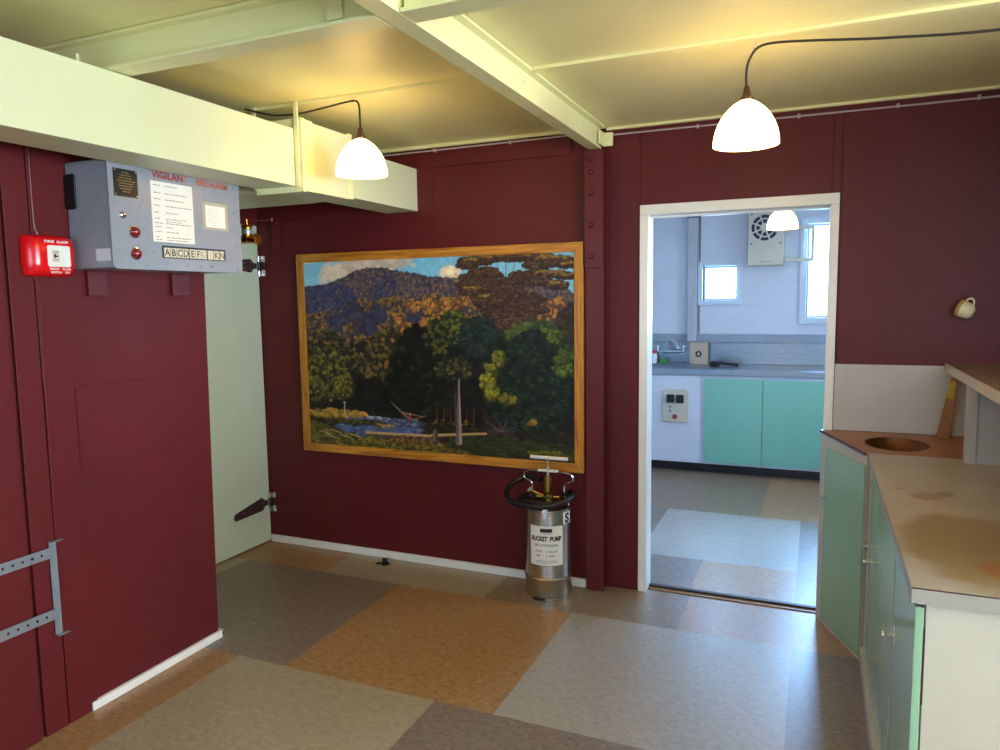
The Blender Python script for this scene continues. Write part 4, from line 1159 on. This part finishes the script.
# ------------------------------------------------------------------ counter on the right
CT, CTH = 0.898, 0.036
A = Vector((0.036, 3.705, 0)); B = Vector((0.208, 3.305, 0))
XW = 1.20                                     # right end of the units, past the frame
# partition panel carrying the raised bar, standing square to the room
mb = MB().box(0.570, 1.279, 3.225, 3.255, 0, 1.205)
mb.box(0.536, 0.570, 3.215, 3.26, CT + 0.0005, 1.205, bev=0.002)
struct('wall_partition', mb, 'partition')
struct('wall_bar_end', MB().box(0.70, 1.379, 1.83, 1.86, CT + .001, 1.205), 'offwhite')
struct('unseen_low_blocker', MB().box(1.28, 1.38, 1.8605, 2.3495, 0, 1.2045), 'red')  # unseen low panel, added to keep window light off the partition
struct('unseen_wall_blocker', MB().box(1.28, 1.38, 2.35, YB - .005, 0, CEIL - .0005), 'red')  # unseen wall, added to block window light and darken the right bay
t = tag(MB().box(0.531, 1.279, 1.78, 3.7095, 1.2055, 1.240, bev=0.003).build('bar_top', 'bartop', loc=(0.9, 2.6, 1.2055)), 'worn brown bar top above the counter at right', 'bar top')
MB().box(0.523, 0.5305, 1.78, 3.7095, 1.204, 1.2405, bev=0.0015).build('edge_strip', 'offwhite', t)
# laminate splashback on the doorway wall
tag(MB().box(0.084, 1.27, YB - 0.014, YB - 0.0048, CT + 0.022, 1.2035, bev=0.002).box(0.084, 0.5225, YB - 0.014, YB - 0.0048, 1.2036, 1.228).build('splashback', 'lam', loc=(0.3, YB, CT)), 'off-white laminate splashback above the brown corner bench', 'splashback')

# corner unit with diagonal mint door
t = thing('corner_cabinet', 'mint corner cabinet with a diagonal door beside the kitchen doorway', 'cabinet', (0.25, 3.5, 0))
dv = (B - A).normalized(); nv_ = Vector((dv.y, -dv.x, 0))      # facing the room
if nv_.x > 0: nv_ = -nv_
zt = CT - CTH
def dpt(s, z, o=0.0): return (A + (B - A) * s + nv_ * o) .to_tuple()[:2] + (z,)
RISE = 0.021                                  # the bench falls forward a little
BT = 0.012                                    # bench top thickness
zc = CT - BT - 0.0005
mb = MB()
mb.prism([dpt(0, 0), dpt(1, 0), dpt(1, zc), dpt(0, zc + RISE)], -nv_ * 0.018)
tag(mb.build('face_frame', 'offwhite', t), 'cream frame round the door')
MB().box(0.24, XW - .005, 3.69, 3.705, 0, zc - 0.01).build('back_board', 'offwhite', t)
MB().box(0.24, XW - .005, 3.306, 3.320, 0, zc - 0.01).build('side_board', 'offwhite', t)
dr = MB().prism([dpt(0.14, 0.02, 0.0005), dpt(0.985, 0.02, 0.0005), dpt(0.985, 0.02, 0.006), dpt(0.14, 0.02, 0.006)], (0, 0, 0.826), bev=0.001).build('door', 'mint', t)
p0 = Vector(dpt(0.205, 0.615, 0.006))
mb = MB().cyl(p0, p0 + nv_ * 0.014, 0.005, n=10).cyl(p0 + nv_ * 0.012, p0 + nv_ * 0.024, 0.012, n=14, bev=0.003)
mb.build('knob', 'chrome', dr)
# red-brown corner top with a round sink cut into it
def top_with_hole(poly, c, rx, ry, z0, z1, n=48):
    mb = MB()
    c = Vector((c[0], c[1], 0)); ring = []
    P = [Vector((x, y, 0)) for x, y in poly]
    m = len(P)
    def hit(ang):
        d = Vector((math.cos(ang), math.sin(ang), 0)); best = None
        for i in range(m):
            a, b = P[i], P[(i + 1) % m]; e = b - a
            den = d.x * e.y - d.y * e.x
            if abs(den) < 1e-9: continue
            w = a - c
            tt = (w.x * e.y - w.y * e.x) / den; s = (w.x * d.y - w.y * d.x) / den
            if tt > 0 and -1e-6 <= s <= 1 + 1e-6 and (best is None or tt < best): best = tt
        return c + d * best
    angs = sorted([2 * PI * k / n for k in range(n)] + [math.atan2((p - c).y, (p - c).x) % (2 * PI) for p in P])
    lay = []
    for z in (z0, z1):
        O = [mb.bm.verts.new((*hit(a).to_tuple()[:2], z)) for a in angs]
        I = [mb.bm.verts.new((c.x + rx * math.cos(a), c.y + ry * math.sin(a), z)) for a in angs]
        lay.append((O, I))
    (O0, I0), (O1, I1) = lay
    q = len(angs); fs = []
    for k in range(q):
        j = (k + 1) % q
        fs += [mb.bm.faces.new((O1[k], O1[j], I1[j], I1[k])), mb.bm.faces.new((O0[j], O0[k], I0[k], I0[j])),
               mb.bm.faces.new((O0[k], O0[j], O1[j], O1[k])), mb.bm.faces.new((I0[j], I0[k], I1[k], I1[j]))]
    mb._new(fs); bmesh.ops.recalc_face_normals(mb.bm, faces=fs)
    return mb
SCX, SCY, SRX, SRY = 0.330, 3.495, 0.124, 0.128
Ao = A + nv_ * 0.006; Bo = B + nv_ * 0.006
t = thing('corner_bench', 'red-brown corner bench top with a sunken copper basin', 'bench top', (0.3, 3.5, CT))
top_with_hole([(A.x - .004, 3.702), (Bo.x, 3.308), (XW - 0.003, 3.308), (XW - 0.003, 3.702)], (SCX, SCY), SRX, SRY, CT - BT, CT).build('top', 'copperwood', t)
MB().prism([(A.x - .008, 3.702, CT - BT), (Bo.x - .0065, 3.309, CT - BT), (Bo.x - .0005, 3.309, CT - BT), (A.x - .0045, 3.702, CT - BT)], (0, 0, BT - .0003)).build('front_edging', 'darkedge', t)
mb = MB()
prof = [(1.0, 0.0), (0.97, -0.012), (0.9, -0.02)]
rings = []
for k in range(9):
    a = k / 8 * PI / 2
    rings.append((0.985 * math.cos(a), -0.075 * math.sin(a) - 0.002))
vs = []
for r, h in rings:
    if r < 0.01: vs.append([mb.bm.verts.new((SCX, SCY, CT + h))])
    else: vs.append([mb.bm.verts.new((SCX + SRX * r * math.cos(2 * PI * q / 48), SCY + SRY * r * math.sin(2 * PI * q / 48), CT + h)) for q in range(48)])
fs = []
for i in range(len(vs) - 1):
    for q in range(48):
        a_, b_ = vs[i], vs[i + 1]
        quad = [a_[q % len(a_)], a_[(q + 1) % len(a_)], b_[(q + 1) % len(b_)], b_[q % len(b_)]]
        z2 = []
        for v in quad:
            if v not in z2: z2.append(v)
        if len(z2) > 2: fs.append(mb.bm.faces.new(z2))
bmesh.ops.recalc_face_normals(mb.bm, faces=fs)
for f in fs: f.normal_flip()
mb.build('basin', 'copper', t)
for o in bpy.data.objects:
    if o.parent == t:
        for v in o.data.vertices:
            v.co.z += max(0.0, (v.co.y + t.location.y - 3.305) / 0.4 * RISE)
# leaning board with a yellow tag
t = thing('leaning_board', 'narrow brown board with a yellow tag leaning under the bar end', 'board', (0.52, 3.6, CT))
b0 = Vector((0.519, 3.640, CT + 0.023)); b1 = Vector((0.532, 3.50, 1.200))
mb = MB(); w = Vector((0.026, -0.005, 0)); th = Vector((0.004, 0.015, 0))
mb.prism([b0 - w, b0 + w * .5 - Vector((0, 0, 0.003)), b0 + w, b1 + w * .55, b1 - w * .45], th, bev=0.001)
mb.build('board', 'plank', t)
mid = b0.lerp(b1, 0.79); mu = (b1 - b0).normalized() * 0.040
mb = MB().prism([mid - w * .55 - mu, mid + w * .35 - mu, mid + w * .35 + mu, mid - w * .55 + mu], (0, -0.0025, 0))
p = mb.build('tag', 'yellow', t)
mb = MB()
for k in (-0.6, -0.1, 0.4): MB().prism([mid + mu * k - w * .4 + Vector((0, -.0027, 0)), mid + mu * k + w * .2 + Vector((0, -.0027, 0)), mid + mu * (k + .14) + w * .2 + Vector((0, -.0027, 0)), mid + mu * (k + .14) - w * .4 + Vector((0, -.0027, 0))], (0, -0.0004, 0)).build('writing', 'oldpaper', p)

# long counter
m = paint('stained_counter_laminate', (176, 168, 162), rough=0.32, var=0.06, scale=4, rgb2=(164, 154, 144))
nt = m.node_tree; L = nt.links; b = nt.nodes['Principled BSDF']
base = b.inputs['Base Color'].links[0].from_socket
tc = nt.nodes.new('ShaderNodeTexCoord')
def stain(prev, cx, cy, rad, col, amt, sc):
    sub = nt.nodes.new('ShaderNodeVectorMath'); sub.operation = 'SUBTRACT'; sub.inputs[1].default_value = (cx, cy, 0)
    L.new(tc.outputs['Object'], sub.inputs[0])
    ml = nt.nodes.new('ShaderNodeVectorMath'); ml.operation = 'MULTIPLY'; ml.inputs[1].default_value = (1.0 / rad[0], 1.0 / rad[1], 0)
    L.new(sub.outputs[0], ml.inputs[0])
    ln = nt.nodes.new('ShaderNodeVectorMath'); ln.operation = 'LENGTH'; L.new(ml.outputs[0], ln.inputs[0])
    nz = nt.nodes.new('ShaderNodeTexNoise'); nz.inputs['Scale'].default_value = sc; nz.inputs['Detail'].default_value = 6
    L.new(tc.outputs['Object'], nz.inputs['Vector'])
    ad = nt.nodes.new('ShaderNodeMath'); ad.operation = 'ADD'; L.new(ln.outputs['Value'], ad.inputs[0])
    sc_ = nt.nodes.new('ShaderNodeMath'); sc_.operation = 'MULTIPLY_ADD'; sc_.inputs[1].default_value = 1.6; sc_.inputs[2].default_value = -0.8
    L.new(nz.outputs['Fac'], sc_.inputs[0]); L.new(sc_.outputs[0], ad.inputs[1])
    mr = nt.nodes.new('ShaderNodeMapRange'); mr.inputs['From Min'].default_value = 0.75; mr.inputs['From Max'].default_value = 1.05
    mr.inputs['To Min'].default_value = amt; mr.inputs['To Max'].default_value = 0.0
    L.new(ad.outputs[0], mr.inputs['Value'])
    mx = nt.nodes.new('ShaderNodeMixRGB'); L.new(mr.outputs[0], mx.inputs[0]); L.new(prev, mx.inputs[1]); mx.inputs[2].default_value = lin(col)
    return mx.outputs[0]
# object origin is (0.37, 2.55, CT)
base = stain(base, 0.02, -0.40, (0.17, 0.36), (140, 112, 58), 0.7, 6)
base = stain(base, 0.045, -0.57, (0.045, 0.06), (164, 96, 40), 0.6, 14)
base = stain(base, -0.03, 0.10, (0.05, 0.05), (112, 84, 56), 0.5, 30)
base = stain(base, 0.03, 0.14, (0.03, 0.04), (100, 70, 50), 0.55, 40)
base = stain(base, -0.10, 0.18, (0.012, 0.01), (90, 40, 30), 0.7, 60)
L.new(base, b.inputs['Base Color'])
M['counter'] = m
M['counteredge'] = paint('grey_edge_band', (158, 152, 142), rough=0.4, var=0.05)
t = tag(MB().box(0.212, XW - 0.0005, 1.80, 3.305, CT - CTH + .0005, CT, bev=0.0015).build('worktop', 'counter', loc=(0.37, 2.55, CT)),
        'stained grey laminate counter top running to the right foreground', 'counter top')
mb = MB().box(0.2100, 0.2118, 1.80, 3.303, CT - 0.004, CT + 0.001)
mb.build('edge_strip', 'galv', t)
MB().box(0.212, XW - 0.0005, 1.7975, 1.7995, CT - CTH + .001, CT - 0.002).build('end_edging', 'counteredge', t)
MB().box(0.2115, XW - 0.0005, 1.797, 1.7995, CT - 0.0018, CT + .0003).build('end_seam', 'darkedge', t)

t = thing('counter_cabinet', 'long mint cabinet with chrome knobs under the stained counter', 'cabinet', (0.38, 2.55, 0))
FXC = 0.241
MB().box(FXC, XW - 0.001, 1.825, 3.2245, 0.0, zt).build('carcass', 'offwhite', t)
mb = MB().box(FXC - 0.022, FXC - 0.0005, 3.215, 3.298, 0.0, zt, bev=0.002)
mb.box(FXC - 0.034, FXC - 0.0005, 1.825, 3.297, 0.0, 0.072, bev=0.003)
mb.box(FXC - 0.012, FXC - 0.0005, 1.825, 3.213, zt - 0.012, zt, bev=0.002)
mb.build('face_frame', 'offwhite', t)
for y0, y1, ky in ((2.262, 3.205, 3.06), (1.815, 2.256, 2.205)):
    dr = MB().box(FXC - 0.019, FXC - 0.0005, y0, y1, 0.075, zt - 0.014, bev=0.0025).build('door', 'mint', t)
    kz = 0.52 if ky > 3 else 0.606
    mb = MB().cyl((FXC - 0.019, ky, kz), (FXC - 0.042, ky, kz), 0.0055, n=10).cyl((FXC - 0.040, ky, kz), (FXC - 0.050, ky, kz), 0.011, n=14, bev=0.003)
    mb.box(FXC - 0.021, FXC - 0.0188, ky - 0.012, ky + 0.012, kz - 0.022, kz + 0.022, bev=0.0008)
    mb.build('knob', 'chrome', dr)
    if ky < 3: tag(MB().box(FXC - 0.0205, FXC - 0.0188, 2.244, 2.254, 0.09, zt - 0.05, bev=0.0005).build('edge_bead', 'offwhite', dr), 'pale bead down the door edge')
mb = MB().box(FXC - 0.026, FXC - 0.0218, 3.235, 3.275, 0.505, 0.535, bev=0.001).cyl((FXC - 0.026, 3.25, 0.523), (FXC - 0.046, 3.25, 0.523), 0.006, n=10)
mb.build('latch', 'chrome', t)
for z in (0.73, 0.12):
    MB().box(FXC - 0.0245, FXC - 0.0218, 3.218, 3.240, z, z + 0.06, bev=0.0008).build('hinge', 'offwhite', t)
tag(MB().box(0.2435, XW - 0.001, 1.815, 1.8245, 0.0, zt, bev=0.0015).build('end_panel', 'offwhite', t), 'cream panel closing the near end')
MB().box(0.2415, 0.2445, 1.8148, 1.8152, 0.62, 0.80).build('crack', 'darkedge', t)

# ------------------------------------------------------------------ kitchen beyond
KCY, KTZ = 6.42, 0.925
t = thing('kitchen_cabinet', 'kitchen cabinet with two mint doors under the steel bench', 'cabinet', (-0.3, 6.7, 0.012), 'cupboards under the kitchen bench')
MB().box(-0.895, KR - .005, KCY, KY - 0.005, 0.10, KTZ - 0.05).build('carcass', 'kitwhite', t)
tag(MB().box(-0.895, KR - .005, KCY + 0.07, KY - 0.01, 0.0125, 0.0995).build('kickboard', 'kick', t), 'black recessed kickboard')
for x0, x1 in ((-0.868, -0.398), (-0.390, 0.09), (0.098, 0.56)):
    MB().box(x0, x1, KCY - 0.018, KCY - 0.0005, 0.118, 0.846, bev=0.002).build('door', 'mint2', t)
t = thing('kitchen_cabinet', 'plain white cupboard left of the mint doors, carrying the switch panel', 'cabinet', (-1.3, 6.7, 0.012), 'cupboards under the kitchen bench')
MB().box(KL + .005, -0.8965, KCY, KY - 0.005, 0.10, KTZ - 0.05).build('carcass', 'kitwhite', t)
tag(MB().box(KL + .005, -0.8965, KCY + 0.07, KY - 0.01, 0.0125, 0.0995).build('kickboard', 'kick', t), 'black recessed kickboard')
MB().box(-1.322, -0.905, KCY - 0.012, KCY - 0.0005, 0.105, 0.865, bev=0.002).build('panel', 'kitwhite', t)
MB().box(KL + .01, -1.330, KCY - 0.012, KCY - 0.0005, 0.105, 0.865, bev=0.002).build('panel', 'kitwhite', t)

# stainless bench with bowl
t = thing('steel_sink_bench', 'stainless steel sink bench top running along the far kitchen wall', 'sink', (-0.3, 6.7, KTZ))
hx0, hx1, hy0, hy1 = -1.50, -1.06, 6.52, 6.84
mb = MB().box(KL + .004, hx0, KCY - 0.03, KY - 0.004, KTZ - 0.0495, KTZ, bev=0.004)
mb.box(hx1, KR - .004, KCY - 0.03, KY - 0.004, KTZ - 0.0495, KTZ, bev=0.004)
mb.box(hx0, hx1, KCY - 0.03, hy0, KTZ - 0.0495, KTZ, bev=0.002)
mb.box(hx0, hx1, hy1, KY - 0.004, KTZ - 0.0495, KTZ, bev=0.002)
mb.build('bench_top', 'steelbench', t)
mb = MB().box(hx0, hx0 + .003, hy0, hy1, KTZ - 0.20 + .165, KTZ).box(hx1 - .003, hx1, hy0, hy1, KTZ - 0.20 + .165, KTZ)
mb.box(hx0, hx1, hy0, hy0 + .003, KTZ - 0.035, KTZ).box(hx0, hx1, hy1 - .003, hy1, KTZ - .035, KTZ).box(hx0, hx1, hy0, hy1, KTZ - 0.048, KTZ - 0.035)
mb.build('bowl', 'steelbench', t)
mb = MB()
for x0, x1, y0, y1 in ((-1.02, -0.66, 6.50, 6.51), (-1.02, -0.66, 6.86, 6.87), (-1.02, -1.01, 6.50, 6.87), (-0.67, -0.66, 6.50, 6.87)):
    mb.box(x0, x1, y0, y1, KTZ, KTZ + 0.003, bev=0.001)
mb.build('drainer_rim', 'steelbench', t)
mb = MB().box(KL + .004, KR - .004, KY - 0.018, KY - 0.004, KTZ + .0005, 1.115, bev=0.003)
mb.box(KL + .004, KR - .004, KY - 0.032, KY - 0.004, 1.115, 1.122, bev=0.002)
struct('trim_25', mb, 'steelbench')
struct('trim_22', MB().box(KL, KR, KY - 0.010, KY - 0.0005, 1.1225, 1.198, bev=0.002), 'kitband')

# switch panel
px0, px1, pz0, pz1 = -1.218, -1.0, 0.455, 0.728
yb = KCY - 0.0122
t = thing('switch_panel', 'beige electrical switch panel with two black switches on the white kitchen cupboard', 'switch', (-1.1, yb, pz0))
mb = MB().box(px0, px1, yb - 0.02, yb, pz0, pz1, bev=0.006)
mb.box(px0 + 0.02, px1 - 0.02, yb - 0.018, yb - .001, pz1 - 0.01, pz1 + 0.018, bev=0.004)
mb.build('box', 'beige', t)
for x in (-1.150, -1.068):
    p = MB().box(x - 0.032, x + 0.032, yb - 0.042, yb - 0.0205, 0.628, 0.700, bev=0.005).build('switch', 'black', t)
    MB().box(x - 0.006, x + 0.006, yb - 0.050, yb - 0.0425, 0.645, 0.685, bev=0.002).build('toggle', 'rubber', p)
p = MB().cyl((-1.112, yb - 0.0205, 0.505), (-1.112, yb - 0.032, 0.505), 0.022, n=20, bev=0.003).build('stop_button', 'redlens', t)
mb = MB()
for z in (0.59, 0.555): mb.cyl((-1.152, yb - 0.0205, z), (-1.152, yb - 0.024, z), 0.008, n=10)
pieces(mb, 'screw', 'ink', t)

# wall mixer tap
t = thing('wall_tap', 'chrome wall mixer tap with swivel spout over the kitchen sink', 'tap', (-1.2, KY - .02, 1.06))
ty = KY - 0.075
tz = 1.035
mb = MB().cyl((-1.37, ty, tz), (-1.13, ty, tz), 0.015, n=14)
for x in (-1.35, -1.15): mb.cyl((x, KY - 0.0185, tz), (x, ty, tz), 0.013, n=12).cyl((x, KY - 0.0187, tz), (x, KY - 0.03, tz), 0.026, n=16)
mb.build('body', 'chrome', t)
for x, dx in ((-1.37, -1), (-1.13, 1)):
    mb = MB().cyl((x, ty, tz), (x, ty, tz + .045), 0.014, n=12).cyl((x - 0.03, ty, tz + .05), (x + 0.03, ty, tz + .05), 0.009, n=10).cyl((x, ty - .03, tz + .05), (x, ty + 0.03, tz + .05), 0.009, n=10)
    mb.build('handle', 'chrome', t)
MB().tube(smoothpath([(-1.25, ty, tz), (-1.25, ty - .01, tz + .06), (-1.255, ty - .03, tz + .095), (-1.25, ty - .06, tz + .105), (-1.20, ty - .10, tz + .10), (-1.17, ty - .13, tz + .07), (-1.155, ty - .15, tz + .03)]), 0.013, n=12).build('spout', 'chrome', t)

# things on the bench
t = thing('carton', 'beige carton with a black round emblem standing on the steel kitchen bench', 'carton', (-0.985, 6.89, KTZ + .001))
y0 = 6.86
mb = MB().box(-1.063, -0.905, y0 + .0, y0 + 0.06, KTZ + .0006, KTZ + 0.175, bev=0.002)
mb.prism([(-1.063, y0, KTZ + .1755), (-0.905, y0, KTZ + .1755), (-0.905, y0 + .03, KTZ + .20), (-1.063, y0 + .03, KTZ + .20)], (0, 0.004, 0))
mb.build('box', 'carton', t)
mb = MB().lathe([(0.0, 0.0), (0.029, 0.0), (0.029, 0.0008), (0, 0.0008)], (-0.985, y0 - 0.0002, KTZ + 0.095), n=24, axis=(0, -1, 0))
p = mb.build('emblem', 'ink', t)
mb = MB().prism([(-0.985, y0 - 0.0012, KTZ + .117), (-1.000, y0 - 0.0012, KTZ + .092), (-0.994, y0 - .0012, KTZ + .082), (-0.976, y0 - .0012, KTZ + .082), (-0.970, y0 - .0012, KTZ + .092)], (0, -0.0006, 0))
mb.build('emblem_drop', 'carton', p)
mb = MB().lathe([(0, 0), (0.030, 0), (0.032, 0.004), (0.032, 0.075), (0.024, 0.09), (0.014, 0.094), (0.0, 0.094)], (-1.40, 6.885, KTZ + .0005), n=24)
t = tag(mb.build('detergent_bottle', 'white', loc=(-1.40, 6.885, KTZ)), 'small white bottle with a red cap at the left of the kitchen tap', 'bottle')
MB().lathe([(0.014, 0.0945), (0.018, 0.0945), (0.017, 0.118), (0.0, 0.12)], (-1.40, 6.885, KTZ), n=20).build('cap', 'fired', t)
mb = MB().box(-1.345, -1.285, 6.87, 6.91, KTZ + .0005, KTZ + 0.03, bev=0.006).box(-1.325, -1.295, 6.88, 6.90, KTZ + 0.028, KTZ + 0.05, bev=0.006)
tag(mb.build('sponge', 'green', loc=(-1.315, 6.89, KTZ)), 'green sponge beside the white bottle on the kitchen bench', 'sponge')
t = thing('brush', 'black scrubbing brush lying on the steel kitchen bench', 'brush', (-0.75, 6.72, KTZ + .001))
MB().box(-0.86, -0.78, 6.69, 6.74, KTZ + .0005, KTZ + 0.045, bev=0.01).build('bristle_head', 'rubber', t)
MB().tube(smoothpath([(-0.79, 6.715, KTZ + .03), (-0.72, 6.715, KTZ + .022), (-0.62, 6.715, KTZ + .015)]), [0.013] * 16 + [0.014], n=10).build('handle', 'black', t)

# upright post and band on the far wall
struct('trim_23', MB().box(-1.105, -1.022, KY - 0.055, KY - 0.0105, 1.13, 2.262, bev=0.004), paint('grey_post_paint', (184, 184, 186), rough=0.45, var=0.08, scale=9))
struct('trim_26', MB().box(-1.118, -1.012, KY - 0.06, KY - 0.0005, 2.2625, 2.28, bev=0.002), 'greyink')
struct('trim_24', MB().box(-1.011, -0.999, KY - 0.012, KY - 0.0005, 1.199, 2.37), 'greyink')  # dark strip standing in for the gap beside the post

# fan heater
hy = 6.86
t = thing('fan_heater', 'beige wall fan heater with a round grille high on the kitchen wall', 'heater', (-0.43, KY, 1.80))
hx0, hx1, hz0, hz1 = -0.575, -0.275, 1.808, 2.285
MB().box(hx0, hx1, hy, KY - 0.0005, hz0, hz1, bev=0.008).build('case', 'beige', t)
MB().box(hx0 + 0.004, hx1 - 0.004, hy - 0.006, hy - 0.0005, hz0 + 0.004, 1.982, bev=0.002).build('lower_panel', 'beige', t)
MB().box(-0.47, -0.37, hy - 0.0075, hy - 0.0062, 1.835, 1.845).build('nameplate', 'oldpaper', t)
gx, gz = -0.435, 2.135
MB().lathe([(0, 0.001), (0.118, 0.001), (0.118, 0.0002)], (gx, hy, gz), n=40, axis=(0, -1, 0)).build('grille_opening', 'darkgrille', t)
mb = MB()
for r in (0.118, 0.078):
    mb.lathe([(r - 0.006, 0.002), (r - 0.006, 0.008), (r + 0.006, 0.008), (r + 0.006, 0.002)], (gx, hy, gz), n=40, axis=(0, -1, 0))
for k in range(8):
    a = PI / 8 + k * PI / 4
    u = Vector((math.cos(a), 0, math.sin(a))); v = Vector((-math.sin(a), 0, math.cos(a)))
    o = Vector((gx, hy - 0.002, gz))
    mb.prism([o + u * 0.03 - v * 0.006, o + u * 0.116 - v * 0.007, o + u * 0.116 + v * 0.007, o + u * 0.03 + v * 0.006], (0, -0.006, 0))
mb.lathe([(0, 0.012), (0.034, 0.010), (0.040, 0.002)], (gx, hy, gz), n=32, axis=(0, -1, 0))
mb.build('grille', 'beige', t)
mb = MB()
for x in (hx0 + .03, hx1 - .03):
    for z in (2.0, hz1 - .03): mb.cyl((x, hy, z), (x, hy - .003, z), 0.010, n=10)
pieces(mb, 'screw', 'greyink', t)
# square tube frame beside the heater
t = thing('swing_frame', 'pale square tube frame sticking out between heater and bright kitchen window', 'frame', (-0.15, 6.93, 1.82))
mb = MB()
for z in (1.835, 2.11):
    mb.box(-0.270, -0.035, 6.915, 6.94, z, z + 0.032, bev=0.003)
mb.box(-0.059, -0.035, 6.915, 6.94, 1.859, 2.11, bev=0.003)
mb.box(-0.270, -0.250, 6.915, KY - 0.021, 1.859, 1.88, bev=0.002)
mb.box(-0.270, -0.250, 6.915, KY - 0.021, 2.09, 2.11, bev=0.002)
mb.build('tube_frame', 'beige', t)
MB().box(-0.13, -0.11, 6.917, 6.938, 1.859, 2.11, bev=0.002).build('cross_tube', 'frosted', t)

# ground and a small conifer outside the far window
struct('ground_outside', MB().box(-14, 14, -16, 24, -0.45, -0.25), paint('grass_outside', (120, 140, 96), rough=0.9, var=0.2, scale=2))
t = thing('conifer', 'small green conifer seen through the small kitchen window', 'tree', (-0.95, 10.5, -0.25))
MB().cyl((-0.95, 10.5, -0.25), (-0.95, 10.5, 0.3), 0.05, n=10).build('trunk', 'plank', t)
rs = random.Random(3)
mb = MB()
for k in range(9):
    z = 0.2 + k * 0.175; r = 0.42 * (1 - k / 9.5)
    mb.lathe([(r * 0.35, z + 0.22), (r, z), (r * 0.3, z - 0.02)], (-0.95, 10.5, 0), n=11)
for v in mb.bm.verts: v.co += Vector((rs.uniform(-.03, .03), rs.uniform(-.03, .03), rs.uniform(-.03, .03)))
mb.build('foliage', 'leaf', t)

# ------------------------------------------------------------------ light
w = bpy.data.worlds.new('sky'); SC.world = w; w.use_nodes = True
bg = w.node_tree.nodes['Background']
bg.inputs['Color'].default_value = (0.55, 0.77, 1.0, 1)
bg.inputs['Strength'].default_value = 9.0
def daylight(name, loc, rot, sx, sy, power, col, up=0):
    l = bpy.data.lights.new(name, 'AREA'); l.shape = 'RECTANGLE'; l.size = sx; l.size_y = sy
    l.energy = power; l.color = col
    o = bpy.data.objects.new(name, l); COL.objects.link(o); o.location = loc; o.rotation_euler = rot
    if up: o.rotation_euler = (rot[0], rot[1] + math.radians(up), rot[2])     # lamp tilted up to brighten the ceiling, in place of ground bounce
    return o
COOL = (0.80, 0.90, 1.0)
for (y0, y1, z0, z1), pw in zip(RW, (66, 218)):
    daylight('window_daylight', (XR + 0.085, (y0 + y1) / 2, (z0 + z1) / 2), (0, PI / 2, 0), z1 - z0, y1 - y0, pw, (0.95, 0.98, 1.0), 30)
for x0, x1, z0, z1 in FW:
    daylight('window_daylight', ((x0 + x1) / 2, YF - 0.085, (z0 + z1) / 2), (PI / 2, 0, 0), x1 - x0, z1 - z0, 7, (0.95, 0.98, 1.0))
BLUE = (0.30, 0.58, 1.0)
for x0, x1, z0, z1 in (W1, W2):
    daylight('window_daylight', ((x0 + x1) / 2, KY + 0.085, (z0 + z1) / 2), (-PI / 2, 0, 0), x1 - x0, z1 - z0, 245 * (x1 - x0) * (z1 - z0), BLUE)
for y0, y1, z0, z1 in KW:
    daylight('window_daylight', (KR + 0.085, (y0 + y1) / 2, (z0 + z1) / 2), (0, PI / 2, 0), z1 - z0, y1 - y0, 36, (0.72, 0.84, 1.0))  # lamp in the added kitchen side window

# ------------------------------------------------------------------ camera
f_px, yaw, pitch, roll = 729.917, math.radians(23.449), math.radians(5.960), math.radians(-0.820)
cy, sy = math.cos(yaw), math.sin(yaw)
fw = Vector((-sy * math.cos(pitch), cy * math.cos(pitch), -math.sin(pitch)))
r0 = Vector((cy, sy, 0)); u0 = r0.cross(fw)
r = math.cos(roll) * r0 + math.sin(roll) * u0
u = -math.sin(roll) * r0 + math.cos(roll) * u0
cam = bpy.data.cameras.new('camera')
cam.sensor_width = 36; cam.lens = 36 * f_px / 1000.0; cam.clip_start = 0.02
co = bpy.data.objects.new('camera', cam); COL.objects.link(co)
mw = Matrix.Identity(4)
for i in range(3):
    mw[i][0] = r[i]; mw[i][1] = u[i]; mw[i][2] = -fw[i]
mw[0][3], mw[1][3], mw[2][3] = 0, 0, 1.55
co.matrix_world = mw
SC.camera = co

vs_ = SC.view_settings
SC.display_settings.display_device = 'sRGB'
vs_.view_transform = 'Standard'; vs_.look = 'None'; vs_.gamma = 1.0; vs_.use_curve_mapping = False
vs_.exposure = -0.17
SC.cycles.max_bounces = 10; SC.cycles.diffuse_bounces = 5; SC.cycles.glossy_bounces = 4; SC.cycles.transparent_max_bounces = 12
SC.cycles.sample_clamp_indirect = 6.0
